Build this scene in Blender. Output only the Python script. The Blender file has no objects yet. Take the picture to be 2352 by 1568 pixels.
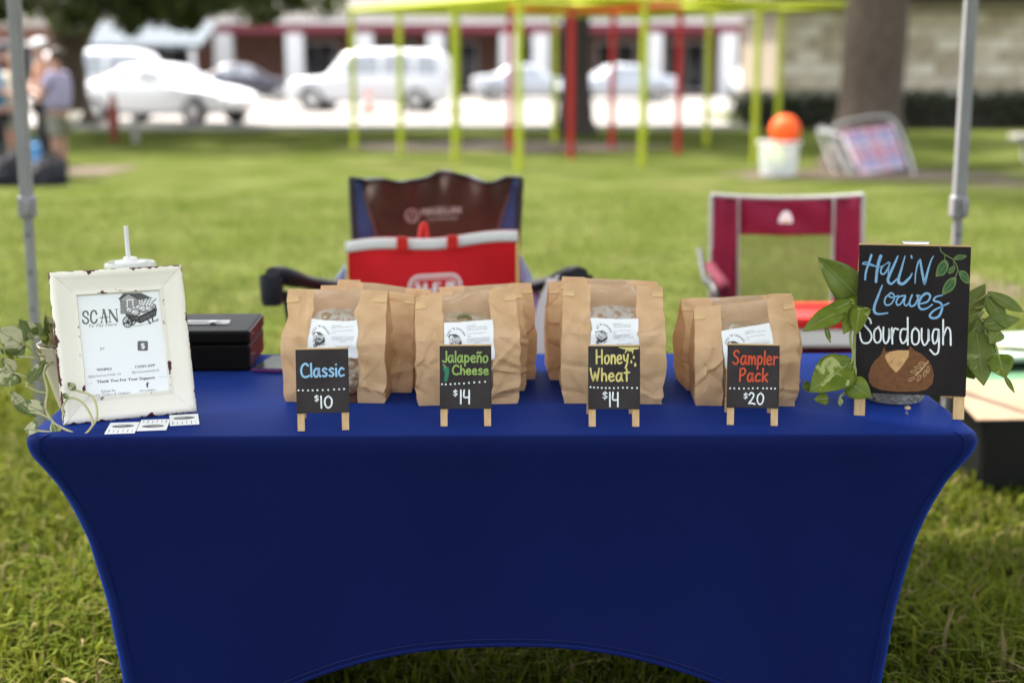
import bpy, bmesh, math, random
import numpy as np
from mathutils import Vector, Matrix, Euler, noise
R = math.radians
SC = bpy.context.scene
COL = SC.collection
# ------------------------------------------------------------------ camera
CAMZ, PITCH = 1.432, R(11.0)
cam = bpy.data.cameras.new('camera')
cam.lens, cam.sensor_width, cam.clip_start, cam.clip_end = 50, 36, 0.05, 1500
cam.dof.use_dof = True; cam.dof.focus_distance = 2.76; cam.dof.aperture_fstop = 1.9
camo = bpy.data.objects.new('camera', cam); COL.objects.link(camo)
camo.location = (0, 0, CAMZ); camo.rotation_euler = (math.pi/2 - PITCH, 0, 0)
SC.camera = camo
# ------------------------------------------------------------------ sky, sun, exposure
SUN_EL, SUN_AZ = R(57), (-0.67, 0.74)          # the sun stands behind and to the left of the stall
w = bpy.data.worlds.new('World'); SC.world = w; w.use_nodes = True
nt = w.node_tree; nt.nodes.clear()
sky = nt.nodes.new('ShaderNodeTexSky'); sky.sky_type = 'NISHITA'; sky.sun_disc = False
sky.sun_elevation = SUN_EL; sky.sun_rotation = math.atan2(SUN_AZ[0], SUN_AZ[1])
sky.air_density = 1.0; sky.dust_density = 4.0; sky.ozone_density = 1.0
bg = nt.nodes.new('ShaderNodeBackground'); bg.inputs['Strength'].default_value = 0.13
wo = nt.nodes.new('ShaderNodeOutputWorld')
veil = nt.nodes.new('ShaderNodeHueSaturation'); veil.inputs['Saturation'].default_value = 0.35   # thin white cloud veil
nt.links.new(sky.outputs[0], veil.inputs['Color']); nt.links.new(veil.outputs[0], bg.inputs[0]); nt.links.new(bg.outputs[0], wo.inputs[0])
sun = bpy.data.lights.new('sun', 'SUN'); sun.energy = 2.7; sun.angle = R(3.0); sun.color = (1.0, 0.94, 0.84)
suno = bpy.data.objects.new('sun', sun); COL.objects.link(suno)
sdir = Vector((SUN_AZ[0]*math.cos(SUN_EL), SUN_AZ[1]*math.cos(SUN_EL), math.sin(SUN_EL)))
suno.rotation_euler = sdir.to_track_quat('Z', 'Y').to_euler(); suno.location = (-10, 10, 20)
vs = SC.view_settings
vs.view_transform = 'Standard'; vs.look = 'None'; vs.gamma = 1.0; vs.use_curve_mapping = False
vs.exposure = 2.6
# ------------------------------------------------------------------ pixel -> place helpers (pixels of a 2352 x 1568 view)
F = 3267.0; CP, SP = math.cos(PITCH), math.sin(PITCH)
def ray(px, py):
    x = (px-1176)/F; y = (784-py)/F
    return Vector((x, CP + y*SP, -SP + y*CP))
def onz(px, py, z):
    d = ray(px, py); t = (z-CAMZ)/d.z
    return Vector((d.x*t, d.y*t, z))
def atY(px, py, Y):
    d = ray(px, py); t = Y/d.y
    return Vector((d.x*t, Y, CAMZ + d.z*t))
ZT = 0.742                                      # height of the cloth-covered table top
# ------------------------------------------------------------------ mesh helpers
class MB:
    def __init__(s): s.v = []; s.f = []
    def add(s, vs_, fs_):
        o = len(s.v); s.v += [tuple(p) for p in vs_]; s.f += [tuple(i+o for i in f) for f in fs_]; return s
    def box(s, c, d, m=None):
        x, y, z = [k/2 for k in d]
        P = [Vector((sx*x, sy*y, sz*z)) for sz in (-1, 1) for sy in (-1, 1) for sx in (-1, 1)]
        if m is not None: P = [m @ p for p in P]
        P = [p + Vector(c) for p in P]
        return s.add(P, [(0,2,3,1), (4,5,7,6), (0,1,5,4), (2,6,7,3), (0,4,6,2), (1,3,7,5)])
    def bar(s, a, b, wx, wy, up=(0, 0, 1)):
        a, b = Vector(a), Vector(b); d = (b-a); L = d.length; d.normalize()
        u = Vector(up)
        if abs(u.dot(d)) > .97: u = Vector((0, 1, 0))
        x = d.cross(u).normalized(); y = x.cross(d)
        P = [p + x*sx*wx/2 + y*sy*wy/2 for p in (a, b) for sy in (-1, 1) for sx in (-1, 1)]
        return s.add(P, [(0,2,3,1), (4,5,7,6), (0,1,5,4), (2,6,7,3), (0,4,6,2), (1,3,7,5)])
    def tube(s, pts, r, seg=8, closed=False, flat=1.0):
        pts = [Vector(p) for p in pts]; n = len(pts)
        rs = r if isinstance(r, (list, tuple)) else [r]*n
        prev = None; vv = []
        for i, p in enumerate(pts):
            if closed: t = pts[(i+1) % n] - pts[i-1]
            else: t = pts[min(i+1, n-1)] - pts[max(i-1, 0)]
            t.normalize()
            if prev is None:
                u = Vector((0, 0, 1)) if abs(t.z) < .9 else Vector((1, 0, 0))
                x = t.cross(u).normalized()
            else:
                x = (prev - t*prev.dot(t)).normalized()
            prev = x; y = t.cross(x)
            for k in range(seg):
                a = 2*math.pi*k/seg
                vv.append(p + (x*math.cos(a) + y*math.sin(a)*flat)*rs[i])
        ff = []
        for i in range(n if closed else n-1):
            j = (i+1) % n
            for k in range(seg):
                l = (k+1) % seg
                ff.append((i*seg+k, i*seg+l, j*seg+l, j*seg+k))
        if not closed:
            ff.append(tuple(range(seg-1, -1, -1))); ff.append(tuple((n-1)*seg+k for k in range(seg)))
        return s.add(vv, ff)
    def lathe(s, prof, seg=24, c=(0, 0, 0), axis='z', sy=1.0):
        vv = []; ff = []; n = len(prof)
        for (r, h) in prof:
            for k in range(seg):
                a = 2*math.pi*k/seg; x, y = r*math.cos(a), r*math.sin(a)*sy
                p = (x, y, h) if axis == 'z' else ((x, h, y) if axis == 'y' else (h, x, y))
                vv.append((p[0]+c[0], p[1]+c[1], p[2]+c[2]))
        for i in range(n-1):
            for k in range(seg):
                l = (k+1) % seg
                ff.append((i*seg+k, i*seg+l, (i+1)*seg+l, (i+1)*seg+k))
        ff.append(tuple(range(seg-1, -1, -1))); ff.append(tuple((n-1)*seg+k for k in range(seg)))
        return s.add(vv, ff)
    def ball(s, c, r, seg=16, rings=10):
        rx, ry, rz = r if isinstance(r, (list, tuple)) else (r, r, r)
        pr = [(math.sin(math.pi*i/rings), -math.cos(math.pi*i/rings)) for i in range(1, rings)]
        vv = [(c[0], c[1], c[2]-rz)]; ff = []
        for (q, h) in pr:
            for k in range(seg):
                a = 2*math.pi*k/seg
                vv.append((c[0]+rx*q*math.cos(a), c[1]+ry*q*math.sin(a), c[2]+rz*h))
        vv.append((c[0], c[1], c[2]+rz)); N = len(pr)
        for k in range(seg):
            l = (k+1) % seg
            ff.append((0, 1+l, 1+k)); ff.append((len(vv)-1, 1+(N-1)*seg+k, 1+(N-1)*seg+l))
            for i in range(N-1):
                ff.append((1+i*seg+k, 1+i*seg+l, 1+(i+1)*seg+l, 1+(i+1)*seg+k))
        return s.add(vv, ff)
    def grid(s, nu, nv, fn, wrap=False):
        vv = [fn(i/(nu if wrap else nu-1) if nu > 1 else 0, j/(nv-1)) for j in range(nv) for i in range(nu)]
        ff = []
        for j in range(nv-1):
            for i in range(nu if wrap else nu-1):
                k = (i+1) % nu
                ff.append((j*nu+i, j*nu+k, (j+1)*nu+k, (j+1)*nu+i))
        return s.add(vv, ff)
    def prism(s, poly, fa, fb):
        n = len(poly)
        return s.add([fa(p) for p in poly] + [fb(p) for p in poly],
                     [tuple(range(n-1, -1, -1)), tuple(range(n, 2*n))] + [(i, (i+1) % n, n+(i+1) % n, n+i) for i in range(n)])
    def build(s, name, mat, parent=None, smooth=False, bevel=0, subsurf=0, solid=0, loc=None):
        me = bpy.data.meshes.new(name); me.from_pydata(s.v, [], s.f); me.update()
        if mat is not None: me.materials.append(mat)
        bm = bmesh.new(); bm.from_mesh(me); bmesh.ops.recalc_face_normals(bm, faces=bm.faces); bm.to_mesh(me); bm.free()
        if smooth:
            me.polygons.foreach_set('use_smooth', [True]*len(me.polygons))
            me.set_sharp_from_angle(angle=R(smooth if smooth is not True else 45))
        o = bpy.data.objects.new(name, me); COL.objects.link(o)
        if parent: o.parent = parent
        if loc: o.location = loc
        if solid:
            m = o.modifiers.new('solid', 'SOLIDIFY'); m.thickness = solid; m.offset = 0
        if bevel:
            m = o.modifiers.new('bevel', 'BEVEL'); m.width = bevel; m.segments = 2; m.limit_method = 'ANGLE'; m.angle_limit = R(40)
        if subsurf:
            m = o.modifiers.new('sub', 'SUBSURF'); m.levels = subsurf; m.render_levels = subsurf
        return o
def fast(name, V, T, mat, parent=None, C=None):
    V = np.asarray(V, np.float32); T = np.asarray(T, np.int32)
    me = bpy.data.meshes.new(name); me.vertices.add(len(V)); me.vertices.foreach_set('co', V.ravel())
    me.loops.add(T.size); me.loops.foreach_set('vertex_index', T.ravel())
    me.polygons.add(len(T)); me.polygons.foreach_set('loop_start', np.arange(0, T.size, 3, dtype=np.int32))
    if C is not None:
        a = me.color_attributes.new('col', 'FLOAT_COLOR', 'POINT')
        a.data.foreach_set('color', np.concatenate([C, np.ones((len(C), 1))], 1).astype(np.float32).ravel())
    me.materials.append(mat); me.update(calc_edges=True); me.validate()
    o = bpy.data.objects.new(name, me); COL.objects.link(o)
    if parent: o.parent = parent
    return o
def tag(o, label, cat=None, group=None, kind=None):
    if label: o['label'] = label
    if cat: o['category'] = cat
    if group: o['group'] = group
    if kind: o['kind'] = kind
    return o
def thing(name, label, cat, loc=(0, 0, 0), rz=0, group=None):
    o = bpy.data.objects.new(name, None); COL.objects.link(o); o.empty_display_size = .05
    o.location = loc; o.rotation_euler = (0, 0, rz)
    return tag(o, label, cat, group)
def copy_tree(o, parent=None):
    c = o.copy(); COL.objects.link(c); c.parent = parent
    for ch in list(o.children): copy_tree(ch, c)
    return c
def cr(pts, n=6, closed=False):                 # Catmull-Rom through points of any dimension
    P = [np.array(p, float) for p in pts]; N = len(P); out = []
    for i in range(N if closed else N-1):
        p0 = P[(i-1) % N] if (closed or i > 0) else 2*P[0]-P[1]
        p1 = P[i]; p2 = P[(i+1) % N]
        p3 = P[(i+2) % N] if (closed or i+2 < N) else 2*P[-1]-P[-2]
        for k in range(n):
            t = k/n
            out.append(.5*((2*p1) + (-p0+p2)*t + (2*p0-5*p1+4*p2-p3)*t*t + (-p0+3*p1-3*p2+p3)*t**3))
    if not closed: out.append(P[-1])
    return [tuple(p) for p in out]
def lerp(a, b, t): return a + (b-a)*t
def interp(x, tab):
    for (x0, y0), (x1, y1) in zip(tab, tab[1:]):
        if x <= x1: return y0 + (y1-y0)*max(0, (x-x0))/(x1-x0)
    return tab[-1][1]
# ------------------------------------------------------------------ materials
def pm(name, c, rough=.6, c2=None, scale=20, bump=0, bscale=200, metal=0, spec=.22, sheen=0, trans=0, lo=.35, hi=.65, stretch=(1, 1, 1), coat=0, alpha=1, detail=4):
    m = bpy.data.materials.new(name); m.use_nodes = True
    t = m.node_tree; b = t.nodes['Principled BSDF']; L = t.links.new
    b.inputs['Base Color'].default_value = (*c, 1); b.inputs['Roughness'].default_value = rough
    b.inputs['Metallic'].default_value = metal; b.inputs['Specular IOR Level'].default_value = spec
    b.inputs['Sheen Weight'].default_value = sheen; b.inputs['Coat Weight'].default_value = coat
    b.inputs['Transmission Weight'].default_value = 0
    tc = mp = None
    if c2 is not None or bump:
        tc = t.nodes.new('ShaderNodeTexCoord'); mp = t.nodes.new('ShaderNodeMapping')
        mp.inputs['Scale'].default_value = stretch; L(tc.outputs['Object'], mp.inputs['Vector'])
    if c2 is not None:
        n = t.nodes.new('ShaderNodeTexNoise'); n.inputs['Scale'].default_value = scale; n.inputs['Detail'].default_value = detail
        L(mp.outputs[0], n.inputs['Vector'])
        r = t.nodes.new('ShaderNodeValToRGB'); r.color_ramp.elements[0].position = lo; r.color_ramp.elements[1].position = hi
        r.color_ramp.elements[0].color = (*c, 1); r.color_ramp.elements[1].color = (*c2, 1)
        L(n.outputs['Fac'], r.inputs[0]); L(r.outputs[0], b.inputs['Base Color'])
    if bump:
        n = t.nodes.new('ShaderNodeTexNoise'); n.inputs['Scale'].default_value = bscale; n.inputs['Detail'].default_value = 3
        L(mp.outputs[0], n.inputs['Vector'])
        u = t.nodes.new('ShaderNodeBump'); u.inputs['Strength'].default_value = bump; u.inputs['Distance'].default_value = .002
        L(n.outputs['Fac'], u.inputs['Height']); L(u.outputs[0], b.inputs['Normal'])
    out = t.nodes['Material Output']
    if trans:
        tr = t.nodes.new('ShaderNodeBsdfTranslucent'); mx = t.nodes.new('ShaderNodeMixShader'); mx.inputs[0].default_value = trans
        src = b.inputs['Base Color'].links[0].from_socket if b.inputs['Base Color'].is_linked else None
        if src: L(src, tr.inputs['Color'])
        else: tr.inputs['Color'].default_value = (*c, 1)
        L(b.outputs[0], mx.inputs[1]); L(tr.outputs[0], mx.inputs[2]); L(mx.outputs[0], out.inputs['Surface'])
    if alpha < 1:
        tp = t.nodes.new('ShaderNodeBsdfTransparent'); mx = t.nodes.new('ShaderNodeMixShader'); mx.inputs[0].default_value = alpha
        L(tp.outputs[0], mx.inputs[1]); L(b.outputs[0], mx.inputs[2]); L(mx.outputs[0], out.inputs['Surface'])
    return m
def attr_mat(name, rough, trans, spec=.4):
    m = bpy.data.materials.new(name); m.use_nodes = True; t = m.node_tree; b = t.nodes['Principled BSDF']; L = t.links.new
    a = t.nodes.new('ShaderNodeVertexColor'); a.layer_name = 'col'
    b.inputs['Roughness'].default_value = rough; b.inputs['Specular IOR Level'].default_value = spec
    L(a.outputs[0], b.inputs['Base Color'])
    tr = t.nodes.new('ShaderNodeBsdfTranslucent'); mx = t.nodes.new('ShaderNodeMixShader'); mx.inputs[0].default_value = trans
    L(a.outputs[0], tr.inputs[0]); L(b.outputs[0], mx.inputs[1]); L(tr.outputs[0], mx.inputs[2]); L(mx.outputs[0], t.nodes['Material Output'].inputs[0])
    return m
M = {}
M['blue_cloth'] = pm('blue_spandex', (.0048, .0076, .044), .5, (.0064, .0108, .062), 2.0, .09, 900, sheen=.38, spec=.012, lo=.25, hi=.75, stretch=(1.6, 1.6, .5))
_b = M['blue_cloth'].node_tree.nodes['Principled BSDF']; _b.inputs['Sheen Tint'].default_value = (.05, .17, 1.0, 1); _b.inputs['Sheen Roughness'].default_value = .45
M['kraft'] = pm('kraft_paper', (.70, .468, .268), .75, (.80, .56, .345), 18, .12, 700, spec=.15, trans=.30)
M['kraft2'] = pm('kraft_tie', (.62, .42, .22), .6)
M['film'] = None
M['label'] = pm('label_paper', (.80, .81, .835), .55, spec=.2)
M['ink'] = pm('ink', (.035, .033, .035), .6); M['ink2'] = pm('ink_mid', (.13, .125, .125), .6); M['ink3'] = pm('ink_pale', (.36, .35, .35), .6)
M['board'] = pm('chalkboard', (.019, .014, .015), .62, (.036, .029, .030), 14, .05, 500, spec=.22)
M['board_big'] = pm('chalkboard_black', (.0055, .0032, .0036), .6, (.013, .009, .009), 9, .05, 500, spec=.18)
M['pine'] = pm('pine_wood', (.50, .31, .14), .55, (.60, .41, .21), 30, .08, 300, stretch=(6, 6, .6))
M['pine_x'] = pm('pine_wood_across', (.50, .31, .14), .55, (.60, .41, .21), 30, .08, 300, stretch=(.6, 6, 6))
for k, c in dict(p_blue=(.28, .50, .74), p_white=(.78, .80, .84), p_lime=(.28, .40, .11), p_yellow=(.66, .56, .2), p_red=(.58, .08, .03), p_teal=(.03, .19, .11),
                 p_green=(.13, .19, .06), p_dgreen=(.025, .095, .036), p_brown=(.16, .063, .021), p_tan=(.56, .33, .14), p_dbrown=(.06, .025, .012), p_sky=(.20, .40, .64), p_cream=(.50, .32, .17)).items():
    M[k] = pm('paint_'+k[2:], tuple(q*.82 for q in c), .6, c, 90, .1, 300)
M['black_metal'] = pm('black_enamel', (.005, .005, .005), .55, bump=.15, bscale=900, spec=.10)
M['red_metal'] = pm('dark_red_enamel', (.042, .003, .005), .4, spec=.3)
M['chrome'] = pm('chrome', (.75, .75, .77), .18, metal=1)
M['pole'] = pm('grey_tent_steel', (.19, .19, .20), .5, (.22, .22, .23), 6, metal=.2)
M['dark_plastic'] = pm('dark_plastic', (.02, .02, .022), .45)
M['pot'] = pm('cream_ceramic', (.42, .37, .31), .35, (.47, .42, .355), 8, coat=.2)
M['soil'] = pm('potting_soil', (.03, .018, .01), .9, bump=.6, bscale=120)
M['white_plastic'] = pm('white_plastic', (.72, .72, .71), .4)
M['clear'] = pm('frosted_plastic', (.75, .77, .78), .25, alpha=.45)
M['phone'] = pm('phone_glass', (.012, .013, .014), .12); M['purple'] = pm('purple_case', (.10, .03, .14), .4)
M['brown_fab'] = pm('brown_polyester', (.036, .015, .009), .75, (.05, .022, .014), 12, .1, 400, sheen=.2)
M['brown_mesh'] = pm('brown_mesh', (.13, .07, .06), .8)
M['navy_fab'] = pm('navy_polyester', (.025, .05, .14), .7, (.03, .06, .165), 14, .1, 400)
M['black_fab'] = pm('black_polyester', (.010, .011, .016), .7, bump=.2, bscale=150)
M['pale_blue_fab'] = pm('pale_blue_fabric', (.20, .32, .52), .7, trans=.2)
M['red_fab'] = pm('red_polypropylene', (.46, .005, .010), .6, (.53, .007, .013), 9, .1, 60, trans=.12, spec=.2)
M['bright_red'] = pm('bright_red_strap', (.50, .014, .012), .5)
M['white_fab'] = pm('white_fabric', (.74, .74, .76), .6, trans=.1)
M['plastic_bag'] = pm('thin_white_plastic', (.70, .66, .70), .35, trans=.35, bump=.6, bscale=14)
M['maroon_fab'] = pm('maroon_polyester', (.165, .006, .032), .7, (.20, .009, .04), 14, .15, 60, trans=.08)
M['maroon_shaded'] = pm('shaded_maroon_pad', (.060, .004, .013), .8, spec=.1)  # darker copy of the maroon fabric, shade painted into the armrests
M['grey_pipe'] = pm('pale_grey_piping', (.30, .30, .30), .55)
M['mesh_fab'] = pm('olive_mesh', (.10, .11, .05), .8, alpha=.42)
M['white_tube'] = pm('white_tube', (.42, .42, .40), .4)
M['lime'] = pm('lime_pvc', (.34, .38, .018), .4); M['red_pvc'] = pm('red_pvc', (.33, .013, .012), .4); M['orange_pvc'] = pm('orange_pvc', (.46, .08, .01), .4)
M['orange_ball'] = pm('orange_rubber', (.85, .10, .012), .5); M['lime_ball'] = pm('lime_rubber', (.62, .68, .16), .5)
M['bark'] = pm('oak_bark', (.052, .037, .026), .9, (.092, .070, .052), 10, 1.0, 22, stretch=(3, 3, .5))
M['bark_dark'] = pm('dark_bark', (.03, .024, .02), .9, (.06, .048, .04), 10, 1.0, 22, stretch=(3, 3, .5))
M['leaf_tree'] = attr_mat('tree_leaves', .6, .3); M['blade'] = attr_mat('grass_blades', .75, .35, .06)
M['hedge'] = attr_mat('hedge_leaves', .6, .15)
M['car_white'] = pm('white_car_paint', (.60, .61, .62), .25, coat=.6); M['car_silver'] = pm('silver_car_paint', (.42, .44, .47), .3, metal=.3, coat=.5)
M['car_dark'] = pm('dark_car_paint', (.05, .045, .06), .25, coat=.6)
M['glass'] = pm('car_glass', (.30, .32, .34), .12, spec=.8); M['tyre'] = pm('tyre', (.05, .05, .05), .9); M['rim'] = pm('rim', (.45, .45, .46), .3, metal=.8)  # pale glass base colour stands in for bright sky reflected in the windows
M['lamp_red'] = pm('red_lamp', (.35, .01, .01), .2); M['lamp_clear'] = pm('clear_lamp', (.7, .7, .7), .1)
M['concrete'] = pm('pale_concrete', (.165, .153, .142), .9, (.20, .187, .173), .7, .3, 30)
M['concrete_grey'] = pm('grey_concrete', (.27, .255, .235), .9, (.33, .31, .29), 5, .3, 60)
M['brick'] = pm('red_brown_brick', (.17, .085, .065), .9, (.24, .135, .105), 3, .3, 40)
M['maroon_paint'] = pm('maroon_fascia', (.17, .035, .05), .6); M['white_paint'] = pm('white_paint', (.62, .62, .62), .6)
M['pale_wall'] = pm('pale_stucco', (.40, .35, .31), .85, (.46, .41, .36), 2)
M['dark_glass'] = pm('dark_shop_glass', (.02, .02, .025), .08); M['awning'] = pm('pale_metal_roof', (.11, .125, .14), .9, spec=.05)
M['block'] = pm('limestone_block', (.50, .43, .31), .9, (.58, .51, .39), 4, .5, 30); M['block_b'] = pm('tan_limestone', (.36, .30, .20), .9, (.45, .38, .27), 4, .5, 30); M['block_c'] = pm('cream_limestone', (.62, .56, .44), .9, (.68, .62, .50), 4, .5, 30); M['mortar'] = pm('mortar', (.18, .15, .11), .95)
M['roof_brown'] = pm('brown_fascia', (.06, .04, .03), .7)
M['cardboard'] = pm('cardboard', (.19, .13, .08), .8, (.22, .152, .096), 12)
M['tote_black'] = pm('black_tote_plastic', (.004, .004, .004), .5, spec=.2); M['tote_green'] = pm('green_lid', (.055, .12, .065), .4, (.075, .15, .085), 3)
M['pale_mint'] = pm('pale_mint_wrap', (.22, .28, .22), .5); M['yellow_wrap'] = pm('yellow_wrap', (.34, .29, .09), .5)
M['rust'] = pm('rust_red_paint', (.16, .03, .018), .7); M['cone'] = pm('orange_cone', (.75, .10, .02), .5)
M['canopy'] = pm('white_canopy_cloth', (.75, .76, .78), .8, trans=.10)
M['skin'] = pm('skin', (.34, .19, .14), .55); M['hair'] = pm('dark_hair', (.02, .012, .009), .6); M['hair2'] = pm('brown_hair', (.10, .05, .03), .6)
M['lavender'] = pm('lavender_cotton', (.26, .23, .33), .8); M['khaki'] = pm('grey_khaki', (.19, .185, .15), .85); M['teal'] = pm('teal_cotton', (.01, .16, .32), .8)
M['black_cotton'] = pm('black_cotton', (.018, .017, .02), .85); M['cream_cotton'] = pm('cream_cotton', (.36, .32, .25), .85); M['peach'] = pm('peach_cotton', (.36, .18, .11), .85)
M['eye'] = pm('eye', (.02, .015, .012), .2); M['shoe'] = pm('pale_shoe', (.5, .42, .40), .7)
M['blue_plastic'] = pm('blue_plastic', (.10, .30, .62), .4)
def film_mat():
    m = bpy.data.materials.new('clear_film'); m.use_nodes = True; t = m.node_tree; L = t.links.new
    t.nodes.remove(t.nodes['Principled BSDF'])
    tp = t.nodes.new('ShaderNodeBsdfTransparent'); tp.inputs[0].default_value = (.97, .97, .97, 1)
    g = t.nodes.new('ShaderNodeBsdfGlossy'); g.inputs['Roughness'].default_value = .08
    fr = t.nodes.new('ShaderNodeFresnel'); fr.inputs[0].default_value = 1.45
    ad = t.nodes.new('ShaderNodeMath'); ad.operation = 'MULTIPLY_ADD'; ad.inputs[1].default_value = 1.6; ad.inputs[2].default_value = .07
    tc = t.nodes.new('ShaderNodeTexCoord'); nz = t.nodes.new('ShaderNodeTexNoise'); nz.inputs['Scale'].default_value = 38; nz.inputs['Detail'].default_value = 2; nz.inputs['Distortion'].default_value = 1.5
    bu = t.nodes.new('ShaderNodeBump'); bu.inputs['Strength'].default_value = .9; bu.inputs['Distance'].default_value = .006
    L(tc.outputs['Object'], nz.inputs['Vector']); L(nz.outputs['Fac'], bu.inputs['Height']); L(bu.outputs[0], g.inputs['Normal']); L(bu.outputs[0], fr.inputs['Normal'])
    mx = t.nodes.new('ShaderNodeMixShader'); L(fr.outputs[0], ad.inputs[0]); L(ad.outputs[0], mx.inputs[0])
    L(tp.outputs[0], mx.inputs[1]); L(g.outputs[0], mx.inputs[2]); L(mx.outputs[0], t.nodes['Material Output'].inputs[0])
    return m
M['film'] = film_mat()
def crust_mat(name, a, b_, flour):
    m = pm(name, a, .7, b_, 14, .6, 60)
    t = m.node_tree; b = t.nodes['Principled BSDF']; L = t.links.new
    src = b.inputs['Base Color'].links[0].from_socket
    n = t.nodes.new('ShaderNodeTexNoise'); n.inputs['Scale'].default_value = 45; n.inputs['Detail'].default_value = 6; n.inputs['Distortion'].default_value = 1.2
    tc = t.nodes.new('ShaderNodeTexCoord'); L(tc.outputs['Object'], n.inputs['Vector'])
    r = t.nodes.new('ShaderNodeValToRGB'); r.color_ramp.elements[0].position = .62-flour; r.color_ramp.elements[1].position = .78-flour
    L(n.outputs['Fac'], r.inputs[0])
    mx = t.nodes.new('ShaderNodeMixRGB'); mx.inputs[2].default_value = (.80, .74, .66, 1); L(r.outputs[0], mx.inputs[0]); L(src, mx.inputs[1]); L(mx.outputs[0], b.inputs['Base Color'])
    return m
M['crust'] = crust_mat('floury_crust', (.46, .24, .10), (.62, .42, .24), .24)
M['crust2'] = crust_mat('golden_crust', (.62, .42, .24), (.72, .58, .40), .12)
M['crust3'] = crust_mat('pale_crust', (.60, .40, .22), (.72, .58, .40), .10)
def chipped_mat():
    m = pm('chipped_white_paint', (.76, .72, .64), .5, (.80, .76, .69), 6, .08, 200)
    t = m.node_tree; b = t.nodes['Principled BSDF']; L = t.links.new
    src = b.inputs['Base Color'].links[0].from_socket
    a = t.nodes.new('ShaderNodeVertexColor'); a.layer_name = 'edge'
    tc = t.nodes.new('ShaderNodeTexCoord'); mp = t.nodes.new('ShaderNodeMapping'); L(tc.outputs['Object'], mp.inputs[0])
    n = t.nodes.new('ShaderNodeTexNoise'); n.inputs['Scale'].default_value = 42; n.inputs['Detail'].default_value = 5; n.inputs['Roughness'].default_value = .6
    L(mp.outputs[0], n.inputs[0])
    ad = t.nodes.new('ShaderNodeMath'); ad.operation = 'MULTIPLY_ADD'; ad.inputs[1].default_value = .30
    L(a.outputs[0], ad.inputs[0]); L(n.outputs['Fac'], ad.inputs[2])
    r = t.nodes.new('ShaderNodeValToRGB'); r.color_ramp.elements[0].position = .755; r.color_ramp.elements[1].position = .775; L(ad.outputs[0], r.inputs[0])
    mx = t.nodes.new('ShaderNodeMixRGB'); mx.inputs[2].default_value = (.075, .018, .022, 1); L(r.outputs[0], mx.inputs[0]); L(src, mx.inputs[1]); L(mx.outputs[0], b.inputs['Base Color'])
    return m
M['chipped'] = chipped_mat()
def leaf_mat(name, g1, g2, cream, thr):
    m = pm(name, g1, .30, g2, 30, .1, 90, trans=.28, spec=.22)
    t = m.node_tree; b = t.nodes['Principled BSDF']; L = t.links.new
    src = b.inputs['Base Color'].links[0].from_socket
    n = t.nodes.new('ShaderNodeTexNoise'); n.inputs['Scale'].default_value = 26; n.inputs['Detail'].default_value = 5; n.inputs['Distortion'].default_value = .6
    tc = t.nodes.new('ShaderNodeTexCoord'); L(tc.outputs['Object'], n.inputs['Vector'])
    r = t.nodes.new('ShaderNodeValToRGB'); r.color_ramp.elements[0].position = thr; r.color_ramp.elements[1].position = thr+.05; L(n.outputs['Fac'], r.inputs[0])
    mx = t.nodes.new('ShaderNodeMixRGB'); mx.inputs[2].default_value = (*cream, 1); L(r.outputs[0], mx.inputs[0]); L(src, mx.inputs[1])
    L(mx.outputs[0], b.inputs['Base Color'])
    for nd in t.nodes:
        if nd.type == 'BSDF_TRANSLUCENT': L(mx.outputs[0], nd.inputs[0])
    return m
M['pothos'] = leaf_mat('pothos_leaf', (.10, .15, .012), (.17, .22, .024), (.40, .44, .16), .60)
M['pothos_pale'] = leaf_mat('pale_pothos_leaf', (.14, .19, .035), (.19, .245, .055), (.34, .38, .15), .64)
M['pothos_var'] = leaf_mat('variegated_leaf', (.12, .165, .05), (.17, .215, .075), (.52, .50, .32), .50)
M['stem'] = pm('pothos_stem', (.24, .27, .10), .5); M['stem_pale'] = pm('pale_stem', (.40, .38, .20), .5)
# ------------------------------------------------------------------ flat print: strokes, polygons and type on a plane
def homog(src, dst):
    A = []; B = []
    for (x, y), (u, v) in zip(src, dst):
        A.append([x, y, 1, 0, 0, 0, -u*x, -u*y]); B.append(u)
        A.append([0, 0, 0, x, y, 1, -v*x, -v*y]); B.append(v)
    h = np.linalg.solve(np.array(A, float), np.array(B, float))
    def f(p):
        x, y = p[0], p[1]; d = h[6]*x + h[7]*y + 1
        return ((h[0]*x+h[1]*y+h[2])/d, (h[3]*x+h[4]*y+h[5])/d)
    return f
_TX = {}
def txt(s):                                      # built-in typeface -> 2D triangles, width and cap height
    if s in _TX: return _TX[s]
    cu = bpy.data.curves.new('t', 'FONT'); cu.body = s; cu.resolution_u = 2
    o = bpy.data.objects.new('t', cu); COL.objects.link(o)
    bpy.context.view_layer.update()
    me = bpy.data.meshes.new_from_object(o.evaluated_get(bpy.context.evaluated_depsgraph_get()))
    V = [(v.co.x, v.co.y) for v in me.vertices]; Fc = [tuple(p.vertices) for p in me.polygons]
    bpy.data.objects.remove(o); bpy.data.curves.remove(cu); bpy.data.meshes.remove(me)
    xs = [v[0] for v in V]; x0 = min(xs); wd = max(xs)-x0
    _TX[s] = ([((x-x0), y) for x, y in V], Fc, wd); return _TX[s]
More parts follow.
